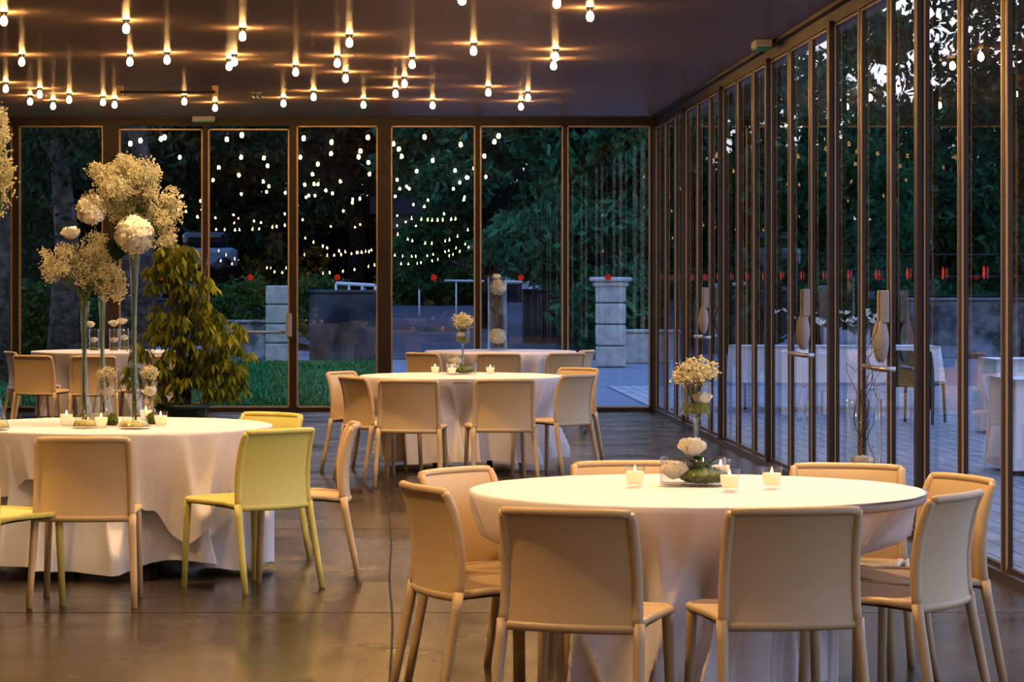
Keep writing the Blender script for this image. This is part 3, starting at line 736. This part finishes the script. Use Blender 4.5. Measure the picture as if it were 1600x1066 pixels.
cyl_small(194, 548, .050, .24, ['right glass cylinder vase on the far left table'], [(-.02,.33,.048,'rose above the right cylinder on the far left table'),(.0,.15,.04,'rose inside the right cylinder on the far left table')], 45)

# ------------------------------------------------------------------ potted plant
def schefflera():
    c = Vector((-1.87, 25.0, 0)); r = thing('potted_plant', 'bushy potted umbrella plant in a dark green tub beside the windows', 'plant', c)
    MB().lathe([(0,0),(.17,0),(.20,.05),(.235,.34),(.25,.345),(.25,.385),(.235,.39),(.225,.35),(0,.35)], 40, cap0=False, cap1=False).build('pot', M_pot, r)
    MB().lathe([(0,.352),(.222,.352)], 24, cap0=False, cap1=False).build('soil', M_soil, r)
    rg = random.Random(77); st = MB(); Q = []
    for k in range(13):
        a = rg.random()*2*PI; top = Vector((rg.gauss(-.02,.16), rg.gauss(0,.13), rg.uniform(1.0,1.78)))
        pts = [Vector((rg.uniform(-.08,.08), rg.uniform(-.08,.08), .36)), Vector((top.x*.45, top.y*.45, .36+(top.z-.36)*.5)), top]
        st.tube(pts, [.014,.011,.006], 6)
    n = 330
    lobes = [(rg.uniform(-.16,.10), rg.uniform(-.15,.15), 1.72, .16), (-.16,0,1.55,.20), (.08,.05,1.45,.20), (-.05,.1,1.28,.24), (.02,-.1,1.10,.26), (.30,0,.98,.26), (-.24,0,.95,.24), (.42,0,.80,.20), (.10,-.15,.80,.28), (-.30,.1,.68,.22), (.34,.1,.62,.20), (.0,-.1,.58,.24), (-.10,.1,1.78,.12), (.16,0,1.22,.2)]
    for i in range(n):
        zz = rg.uniform(.42, 1.86); w_ = (.50 if zz < 1.05 else .36)-.12*max(0, zz-1.4)
        if zz < .60: w_ = .35
        aa = rg.random()*2*PI; rr = w_*math.sqrt(rg.random()); lb_ = lobes[i % len(lobes)]; gd = Vector((rg.gauss(0,1), rg.gauss(0,1), rg.gauss(0,.7))); gd = gd.normalized()*lb_[3]*rg.uniform(.6,1.15); cc = Vector((lb_[0], lb_[1], lb_[2]))+gd; cc.z = max(.5, cc.z)
        pet = Vector((cc.x*.75, cc.y*.75, cc.z-.06)); st.tube([pet, cc], .003, 4, False)
        nl = 7+rg.randrange(2); ro = rg.random()*6
        for k in range(nl):
            an = ro+2*PI*k/nl; dr = Vector((math.cos(an), math.sin(an), -.75-rg.random()*.8)).normalized(); L_ = rg.uniform(.10,.155); side = dr.cross(Vector((0,0,1))).normalized()*L_*.15
            p0 = cc; p1 = cc+dr*L_*.2; p2 = cc+dr*L_*.62-Vector((0,0,.008)); p3 = cc+dr*L_-Vector((0,0,.03))
            Q.append([p1, p2+side, p3, p2-side])
    st.build('stems', M_bark, r); quads('foliage', np.array([[tuple(p) for p in f] for f in Q]), M_leafC, r)
schefflera()

# ------------------------------------------------------------------ ceiling bulbs
def make_bulb(label, loc, group):
    r = thing('ceiling_bulb', label, 'light bulb', loc, 0, group)
    MB().lathe([(0,0),(.030,0),(.030,-.008),(.019,-.012),(.018,-.030),(0,-.030)], 16, cap0=False, cap1=False).build('socket', M_black, r)
    MB().lathe([(0,-.030),(.013,-.030),(.022,-.046),(.026,-.064),(.024,-.082),(.014,-.094),(0,-.098)], 10, cap0=False, cap1=False).build('bulb_glass', M_bulb, r)
    return r
vis = [(6,33),(197,45),(379,57),(722,0),(870,5),(922,26),(546,67),(740,80),(868,89),(865,103),(34,97),(203,97),(261,94),(366,97),(358,104),(462,113),(527,99),(644,101),(540,123),(632,131),(9,139),(62,148),(47,159),(83,166),(108,156),(161,160),(179,164),(288,159),(336,169),(443,162),(490,152),(568,164),(618,147),(676,165),(763,145),(825,153),(814,167)]
ords = ['first','second','third','fourth','fifth','sixth','seventh','eighth','ninth','tenth','eleventh','twelfth','thirteenth','fourteenth','fifteenth','sixteenth','seventeenth','eighteenth','nineteenth','twentieth']
rows = [('in the band just above the windows', 136, 200), ('in the second band above the windows', 85, 136), ('in the band nearest the viewer', -5, 85)]
bl = None
def bulb(p_, label, group):
    global bl
    if bl is None: bl = make_bulb(label, p_, group); return bl
    return dup(bl, p_, 0, label, group)
for nm, lo, hi in rows:
    for k, (x, y) in enumerate(sorted(q for q in vis if lo <= q[1] < hi)):
        D = F*(CEIL-.064-H)/(VY-y); bulb(((x-VX)*D/F, D, CEIL), 'glowing bare ceiling bulb, %s from the left %s' % (ords[k], nm), 'bare bulbs on the ceiling ' + nm)
rg = random.Random(2)
offs = []
for yb in np.arange(1.5, 17.5, 1.25):
    for q in range(3): offs.append((rg.uniform(-4.6, 2.0), yb+rg.uniform(-.5,.5)))
for yb in np.arange(-28, 1, 2.0):
    for q in range(2): offs.append((rg.uniform(-5.5, 1.6), yb+rg.uniform(-.8,.8)))
for (x, y) in offs: bulb((x, y, CEIL), 'bare ceiling bulb over the near part of the room, mirrored in the windows', 'bare bulbs over the near part of the room')
# festoon strings sagging at the far end of the hall (their bulbs mirror in the end windows)
def festoon(a, b, n, sag, label, group):
    a = Vector(a); b = Vector(b); r = thing('festoon_light', label, 'string lights', a, 0, group)
    f = lambda t: (b-a)*t-Vector((0,0,sag*4*t*(1-t)))
    MB().tube([f(i/24) for i in range(25)], .004, 5).build('cable', M_black, r)
    src = None
    for i in range(n):
        p_ = f((i+.5)/n+random.Random(i*7+n).uniform(-.35,.35)/n)+Vector((0,0,-.0))
        if src is None:
            src = MB().lathe([(0,0),(.012,0),(.012,-.03),(.025,-.05),(.028,-.07),(.018,-.092),(0,-.098)], 8, cap0=False, cap1=False).build('bulb', M_bulb2, r, True, p_); continue
        c = src.copy(); C.objects.link(c); c.parent = r; c.location = p_
rg = random.Random(4)
YM = lambda Dv: 2*BACK-Dv
fs_ = [((335,385),(455,415),10,90,.25),((330,400),(600,408),15,92,.45),((470,395),(610,380),12,88,.15),((600,345),(740,350),10,84,.55),((610,395),(735,375),10,95,.25),((640,330),(720,330),8,75,.05),((330,355),(470,340),10,80,.1),((470,365),(600,385),10,84,.3),((620,410),(740,380),10,96,.2)]
for k, (pa, pb, n, Dv, sag) in enumerate(fs_):
    A = at(pa[0], pa[1], Dv); B = at(pb[0], pb[1], Dv); A.y = B.y = YM(Dv)
    A.z = min(A.z, CEIL-.1); B.z = min(B.z, CEIL-.1)
    festoon(A, B, n, sag, 'sagging string of small warm bulbs at the far end of the hall, mirrored in windows', 'festoon strings at the end of the hall')

# added spots without fixtures, standing in for the ceiling bulbs' downward light
for (x, y) in [(-4.2,7),(-1.4,8.5),(1.3,9.8),(-3.4,12),(-.9,13.4),(2.0,12.5),(-2.2,15.8),(1.2,16.6),(-4.4,17),(-.6,19.5),(-3.0,21.3),(1.0,22.3),(-4.6,25),(-1.2,25.6),(1.4,27.6),(-3.0,29.2)]:
    ld = bpy.data.lights.new('bulb_fill_spot', 'SPOT'); ld.energy = 265; ld.color = (1,.65,.34); ld.spot_size = 2.5; ld.spot_blend = .9; ld.shadow_soft_size = .06
    lo = bpy.data.objects.new('bulb_fill_spot', ld); C.objects.link(lo); lo.location = (x, y, CEIL-.16)
# fixtures
def box_fix(name, label, cat, c, sx, sy, sz):
    r = thing(name, label, cat, c)
    bevel(MB().box(-sx/2,sx/2,-sy/2,sy/2,-sz,0).build('housing', M_white, r, False), .008)
    MB().box(-sx/2+.01,sx/2-.01,-sy/2+.01,sy/2-.01,-sz-.012,-sz+.001).build('diffuser', M_green_sign, r, False)
p_ = at(318, 186, BACK-.16); box_fix('exit_light', 'white emergency light box with green underside above the far windows', 'light', (p_.x, p_.y, CEIL), .26, .12, .06)
D = F*XR/(1208-VX+14); box_fix('exit_light', 'white emergency light box at the ceiling edge above the glass doors', 'light', (XR-.16, D, CEIL), .13, .30, .06)
D = 26.6; q = at(262, 143, D); r = thing('ceiling_rail', 'thin dark rail with two brackets under the ceiling', 'rail', (q.x, D, CEIL-.0))
MB().box(-.46,.46,-.02,.02,-.075,-.05).build('bar', M_frame, r, False)
for s in (-1,1): MB().box(s*.46-.03,s*.46+.03,-.02,.02,-.09,0).build('bracket', M_bead, r, False)
q = at(401, 155, 27.5); r = thing('ceiling_spotlight', 'small chrome spotlight cluster on the ceiling left of centre', 'light', (q.x, 27.5, CEIL))
MB().lathe([(0,0),(.05,0),(.05,-.015),(0,-.015)], 16, cap0=False, cap1=False).build('base', M_steel, r)
for s in (-1,0,1): MB().lathe([(0,-.015),(.012,-.02),(.022,-.05),(.020,-.07),(0,-.06)], 12, c=(s*.045,0,0), cap0=False, cap1=False).build('lamp_head', M_steel, r)

# ------------------------------------------------------------------ outside
struct('ground_gravel', MB().box(-40, 45, BACK+.06, 140, -.3, -.03), M_gravel)
struct('terrace_deck', MB().box(XR+.09, 16, -12, 40, -.25, -.02), M_deck)
la = MB(); la.box(-30, bx(600), BACK+.3, 53, -.2, -.015)
lw = struct('lawn_ground', la, M_lawn)
rg = np.random.default_rng(3); n = 16000
gx = rg.uniform(-9, bx(600), n); gy = BACK+.4+(rg.random(n)**1.3)*20; hh = rg.uniform(.03,.07, n); an = rg.uniform(0, PI, n)
base = np.stack([gx, gy, np.full(n, -.015)], 1); dx = np.stack([np.cos(an)*.012, np.sin(an)*.012, np.zeros(n)], 1); up = np.stack([rg.normal(0,.02,n), rg.normal(0,.02,n), hh], 1)
o = quads('grass', np.stack([base-dx, base+dx, base+dx*.3+up, base-dx*.3+up], 1), M_lawn); tag(o, 'short green grass of the lawn outside the windows', 'grass', kind='stuff')
t = MB()
t.add([(bx(613)*2.2,54,-.02),(6,54,-.02),(22,140,2.0),(-26,140,2.0)], [(0,1,2,3)]); struct('road', t, M_road)
# rising hillside
t = MB(); t.grid(lambda u, v: (-70+150*u, 95+80*v, -.2+7*v**.8+1.5*math.sin(7*u+3*v)), 30, 12); struct('hillside', t, M_hill)

def pillar(x0, x1, yb, yt, label, cap):
    D = F*(H+.03)/(yb-VY); s = F/D; X = ((x0+x1)/2-VX)/s; w_ = (x1-x0)/s; zt_ = H-(yt-VY)/s; r = thing('stone_pillar', label, 'pillar', (X, D, -.03))
    n = 4; hz = (zt_+.03)/n
    for k in range(n):
        o = MB().box(-w_/2,w_/2,-w_/2,w_/2,k*hz+.01,(k+1)*hz-.005).build('stone_block', M_stone, r, False); bevel(o, .03, 2)
    if cap:
        bevel(MB().box(-w_*.72,w_*.72,-w_*.72,w_*.72,n*hz-.005,n*hz+.08).build('capstone', M_stone, r, False), .04, 2)
        bevel(MB().box(-w_*.60,w_*.60,-w_*.60,w_*.60,n*hz-.09,n*hz-.004).build('moulding', M_stone, r, False), .03, 2)
    return r
pillar(932, 976, 574, 440, 'pale stone gate pillar with wide cap right of the far right table', True)
pillar(416, 456, 566, 446, 'pale stone gate pillar left of the dark garden wall', False)
def wallseg(x0, x1, yb, yt, label, name='garden_wall', m=None, yb2=None, z=-.03):
    D = F*(H-z)/(yb-VY); s = F/D; r = thing(name, label, 'wall', (((x0+x1)/2-VX)/s, D, z)); w_ = (x1-x0)/s; h = H-(yt-VY)/s-z
    bevel(MB().box(-w_/2,w_/2,-.2,.2,0,h).build('wall_body', m or M_conc, r, False), .03)
    bevel(MB().box(-w_/2-.02,w_/2+.02,-.24,.24,h,h+.06).build('coping', M_conc if m is None else m, r, False), .02)
wallseg(484, 588, 564, 458, 'dark stained concrete garden wall beyond the lawn')
wallseg(816, 931, 548, 456, 'dark stained concrete wall left of the capped pillar')
wallseg(976, 1060, 568, 520, 'low pale stone wall right of the capped pillar', 'stone_wall', M_stone)
wallseg(636, 815, 500, 446, 'long far concrete wall across the drive', z=.25)
wallseg(330, 416, 562, 505, 'low rubble stone wall left of the stone pillar', 'stone_wall', mat('rubble stone', (.09,.10,.10), .9, noise=(4,(.28,.29,.28),.4,.6), bump=(6,1,.05)))
wallseg(100, 330, 540, 470, 'dark low wall behind the trees at the left')
def rail(x0, x1, y, Dr, label):
    A = at(x0, y, Dr); B = at(x1, y+3, Dr); r = thing('handrail', label, 'railing', (A.x, Dr, A.z-.9))
    d = B-A; top = Vector((0,0,.9))
    MB().tube([top, top+d], .035, 8).build('rail', M_rail, r)
    for k in range(4): q = d*(k/3); MB().tube([q+Vector((0,0,-.6)), q+top], .025, 6).build('post', M_rail, r)
rail(655, 828, 438, 78, 'white pipe handrail above the far concrete wall')
rail(525, 586, 443, 54, 'short white pipe handrail above the near concrete wall')
# house
def house(x0, x1, yt, D, label, hh):
    a = at(x0, yt, D); b = at(x1, yt, D); w_ = b.x-a.x; r = thing('house', label, 'house', ((a.x+b.x)/2, D, a.z-hh)); 
    MB().box(-w_/2,w_/2,0,5,0,hh).build('wall', M_house, r, False)
    MB().add([(-w_/2-.4,-.5,hh),(w_/2+.4,-.5,hh),(w_/2+.4,2.5,hh+1.6),(-w_/2-.4,2.5,hh+1.6),(w_/2+.4,5.5,hh),(-w_/2-.4,5.5,hh)], [(0,1,2,3),(3,2,4,5),(0,3,5),(1,4,2)]).build('roof', M_roof, r, False)
    for k in range(4):
        xx = -w_/2+w_*(k+.6)/4.3; MB().box(xx-.35,xx+.35,-.03,.0,hh-1.9,hh-.5).build('window_opening', M_drk, r, False)
        MB().box(xx-.42,xx-.35,-.06,-.0,hh-1.95,hh-.45).build('window_frame', M_rail, r, False)
house(596, 752, 335, 94, 'grey stone house with dark windows up the slope', 3.4)
house(340, 480, 372, 98, 'dim house half hidden by the string light reflections', 2.4)
# car
q = at(322, 405, 86); r = thing('parked_car', 'pale parked car glimpsed left beyond the rubble wall', 'car', (q.x, 86, q.z-.55))
bevel(MB().box(-.95,.95,-.8,.8,.3,.9).build('car_body', M_car, r, False), .15, 3); bevel(MB().box(-.7,.7,-.7,.7,.88,1.4).build('cabin', M_drk, r, False), .18, 3)
for s in (-1,1): MB().tube([(s*.6,-.85,.3),(s*.6,-.6,.3)], .3, 16).build('wheel', M_black, r)

# ------------------------------------------------------------------ trees
def leafcloud(name, m, blobs, n, size, seed, parent, droop=.0):
    rg = np.random.default_rng(seed); W = np.array([b[2] for b in blobs], float); W /= W.sum(); out = []
    for (c, r, _), wt in zip(blobs, W):
        k = int(n*wt); d = rg.normal(size=(k,3)); d /= np.linalg.norm(d, axis=1)[:,None]; rad = (.45+.6*rg.random(k)**.5)
        lump = 1+.16*np.sin(7*d[:,0]+seed)*np.cos(6*d[:,2])+.12*np.sin(11*d[:,1]+9*d[:,2])
        p_ = np.array(c)+d*np.array(r)*(rad*lump)[:,None]
        u = rg.normal(size=(k,3)); u[:,2] -= droop; u /= np.linalg.norm(u, axis=1)[:,None]; v = np.cross(u, rg.normal(size=(k,3))); v /= np.linalg.norm(v, axis=1)[:,None]
        s = size*(.6+.8*rg.random(k))[:,None]
        out.append(np.stack([p_-u*s, p_+v*s*.42, p_+u*s, p_-v*s*.42], 1))
    return quads(name, np.concatenate(out), m, parent)
def tree(label, X, Y, z0_, h, w_, m, seed, n=26000, size=.11, name='tree', tr=.22, low=.25, group='trees outside the windows', droop=.5, dens=1, nb=14):
    r = thing(name, label, 'tree', (X, Y, z0_), 0, group); rg = random.Random(seed)
    MB().tube([(0,0,-.1),(.1,0,h*.25),(-.1,.1,h*.5),(.0,0,h*.8)], [tr*1.4,tr,tr*.7,tr*.2], 12).build('trunk', M_bark if Y < 50 else M_bark2, r)
    br = MB(); bl_ = []
    for k in range(nb):
        a = rg.random()*2*PI; zz = h*rg.uniform(low,.95); rr = w_*rg.uniform(.25,.75)*(1-.45*max(0, zz/h-.6)); c = (rr*math.cos(a), rr*math.sin(a), zz)
        bl_.append((c, (w_*rg.uniform(.28,.45), w_*rg.uniform(.28,.45), h*rg.uniform(.07,.13)), 1)); br.tube([(0,0,zz*.75), c], [tr*.4,.02], 6)
    bl_.append(((0,0,h*.62),(w_*.6,w_*.6,h*.28),3*dens))
    br.build('branches', M_bark, r); leafcloud('foliage', m, bl_, n, size, seed, r, droop); return r
tree('big dense green tree behind the capped stone pillar', 4.9, 60, 0, 8.5, 3.6, M_leafA, 1, 70000, .13, low=.10, nb=26)
tree('green feathery tree left of the big dense tree', 2.6, 69, 0, 9, 2.9, M_leafA, 2, 42000, .12, low=.22, nb=20)
tree('dark tree in front of the house, above the drive', -1.0, 82, .5, 10, 4.5, M_leafB, 3, 30000, .15, low=.5)
tree('dark tree above the stone pillar left of the drive', -5.5, 70, 0, 9.5, 4.2, M_leafB, 4, 32000, .14, low=.45)
tree('dark spreading tree beyond the left lawn', -8.4, 58, 0, 6.6, 2.3, M_leafB, 5, 16000, .11, low=.30)
tree('tree with broad grey trunk just outside the left windows', -3.95, 42, 0, 11, 3.8, M_leafB, 6, 20000, .09, tr=.30, low=.42)
tree('grey trunk tree cut by the left frame edge', -6.0, 41.5, 0, 10, 2.2, M_leafB, 7, 12000, .09, tr=.22, low=.5)
tree('tree with twisted grey trunk behind the far left table', -5.45, 46, 0, 8.5, 1.8, M_leafB, 8, 9000, .09, tr=.20, low=.45)
tree('tall airy tree beyond the terrace with sky showing through', 10.4, 44, 0, 9.5, 3.2, M_leafB, 9, 9000, .10, low=.35)
tree('tall dark tree beyond the far end of the terrace', 9.2, 60, 0, 7.4, 3.0, M_leafA, 10, 26000, .13, low=.08)
tree('airy tree over the near end of the terrace', 15.0, 48, 0, 12, 3.8, M_leafB, 11, 9000, .11, low=.4)
tree('leafy tree behind the terrace tables', 13.2, 66, 0, 6.6, 3.4, M_leafA, 12, 26000, .15, low=.08)
tree('dark tree right of the terrace tables', 19.5, 68, 0, 5.6, 4.2, M_leafB, 13, 22000, .17, low=.10)
tree('dark evergreen beyond the far wall at the middle windows', -.5, 100, 1, 9, 6, M_leafB, 21, 26000, .2, low=.05, nb=24)
tree('dark evergreen mass behind the light green bush', -5.5, 96, 1, 9, 5, M_leafB, 22, 26000, .2, low=.05, nb=24)
tree('dark evergreen far behind the capped pillar', 7.5, 84, .5, 8.5, 3.6, M_leafA, 23, 26000, .2, low=.05, nb=24)
tree('dark evergreen behind the left garden wall', -8.8, 74, 0, 4.8, 3.0, M_leafB, 24, 22000, .15, low=.05, nb=24)
def bush(label, X, Y, z0_, rx, rz_, m, seed, n=5000, size=.07):
    r = thing('bush', label, 'bush', (X,Y,z0_), 0, 'bushes outside the windows'); b = MB(); rg = random.Random(seed)
    for k in range(6): b.tube([(0,0,0),(rg.uniform(-rx,rx)*.6,rg.uniform(-.3,.3),rz_)], [.02,.006], 5)
    b.build('stems', M_bark, r); leafcloud('foliage', m, [((0,0,rz_),(rx,rx*.6,rz_),1)], n, size, seed, r)
bush('flowering bush behind the rubble wall', at(385,470,56).x, 56.4, .0, 1.0, .75, M_leafD, 1)
bush('light green bush behind the dark wall', at(500,420,58).x, 58, .3, .9, .65, M_leafD, 2, 3500)
bush('green bush above the far concrete wall', at(690,415,88).x, 88, .6, 1.8, .9, M_leafD, 3, 5000, .1)
bush('leafy bush outside the leftmost windows', at(45,440,47).x, 47, 0, .55, .75, M_leafD, 4, 4000)
bush('round bush left of the potted plant outside', at(150,450,49).x, 49, 0, .55, .6, M_leafD, 5, 4000)

# ------------------------------------------------------------------ terrace furniture
def terrace_table(X, Y, w_, d_, label, h=.75, low=.04, seed=1):
    r = thing('buffet_table', label, 'table', (X,Y,-.02))
    bevel(MB().box(-w_/2,w_/2,-d_/2,d_/2,h-.03,h-.004).build('tabletop', M_grey, r, False), .005)
    for sx in (-1,1):
        for sy in (-1,1): MB().tube([(sx*(w_/2-.1),sy*(d_/2-.1),.0),(sx*(w_/2-.1),sy*(d_/2-.1),h-.03)], .015, 8).build('leg', M_black, r)
    rg = random.Random(seed); nz = noise1(rg, 40); n = 160; vs = []; fs = []
    def per(t, e):
        P_ = 2*(w_+d_); s = t*P_; a, b2 = w_/2+e, d_/2+e
        if s < w_: return (-a+s/w_*2*a, -b2)
        s -= w_
        if s < d_: return (a, -b2+s/d_*2*b2)
        s -= d_
        if s < w_: return (a-s/w_*2*a, b2)
        s -= w_; return (-a, b2-s/d_*2*b2)
    for jn in range(9):
        for i in range(n):
            v = jn/8; x, y = per(i/n, .005+.03*v+.018*v*nz(2*PI*i/n)); vs.append((X+x, Y+y, h+.0-(h-low)*v-.02))
    for jn in range(8):
        for i in range(n): k = (i+1) % n; fs.append((jn*n+i,jn*n+k,(jn+1)*n+k,(jn+1)*n+i))
    fs.append(tuple(range(n)))
    o = MB().add(vs, fs).build('tablecloth', M_cloth); tag(o, 'long white cloth over the ' + label.split(' under')[0], 'tablecloth')
terrace_table(5.35, 33.0, 2.4, .8, 'long buffet table on the terrace under the white flowers', low=.32)
terrace_table(5.35, 21.9, .9, .9, 'square terrace table near the glass doors under a trailing cloth', seed=3)
terrace_table(6.6, 27.5, 1.2, .8, 'smaller terrace table behind the square one under a plain cloth', seed=4)
for k, (dx, lb) in enumerate(((-.35,'left white flower bunch on the terrace buffet table'),(.35,'right white flower bunch on the terrace buffet table'))):
    q = Vector((5.35+dx, 33.0, .735)); r = thing('flower_vase', lb.replace('white flower bunch','glass vase under the flowers'), 'vase', q)
    MB().lathe([(0,0),(.08,0),(.09,.2),(.087,.2),(.077,.01),(0,.01)], 20, cap0=False, cap1=False).build('glass', M_gl, r)
    f = thing('lily_bunch', lb, 'flowers', q+Vector((0,0,.2))); b = MB(); g = random.Random(k)
    for i in range(16):
        c = Vector((g.gauss(0,.15), g.gauss(0,.08), .12+g.gauss(0,.06)))
        for m_ in range(6):
            a = m_*PI/3+g.random(); d = Vector((math.cos(a), math.sin(a)*.6, .5)).normalized(); sd = d.cross(Vector((0,0,1))).normalized()*.016
            b.add([c, c+d*.05+sd, c+d*.095, c+d*.05-sd], [(0,1,2,3)])
    b.build('petals', M_petal, f); leaves_mb(MB(), (0,0,0), 40, .12, .09, k).build('leaves', M_leafD, f, False)
gc = make_chair(M_gchair, 'garden_chair', 'dark green chair behind the square terrace table')
gc.location = (6.15, 25.0, -.02); gc.rotation_euler = (0,0,2.6); gc['group'] = 'terrace chairs'; gc['category'] = 'chair'
dup(gc, (6.9, 24.2, -.02), .6, 'dark green chair farther right behind the square terrace table', 'terrace chairs')
dup(gc, (5.7, 29.5, -.02), -.5, 'dark green chair beside the smaller terrace table', 'terrace chairs')
wallseg(1420, 1900, 560, 470, 'grey stone retaining wall behind the terrace tables', 'stone_wall', mat('rubble stone wall', (.06,.07,.08), .9, spec=.1, noise=(3,(.20,.22,.23),.4,.6), bump=(6,1,.05)))
for k, (x, lb) in enumerate(((1540,'left'),(1640,'right'))): pass
r = thing('garden_fence', 'dark metal fence above the grey stone wall at the far right', 'fence', (10.2, 56.5, 1.0))
for k in range(9): MB().tube([(-2.5+k*.7,0,-1),(-2.5+k*.7,0,1.1)], .03, 6).build('fence_post', M_black, r)
for z in (.2,.6,1.05): MB().tube([(-2.5,0,z),(3.1,0,z)], .025, 6).build('fence_rail', M_black, r)
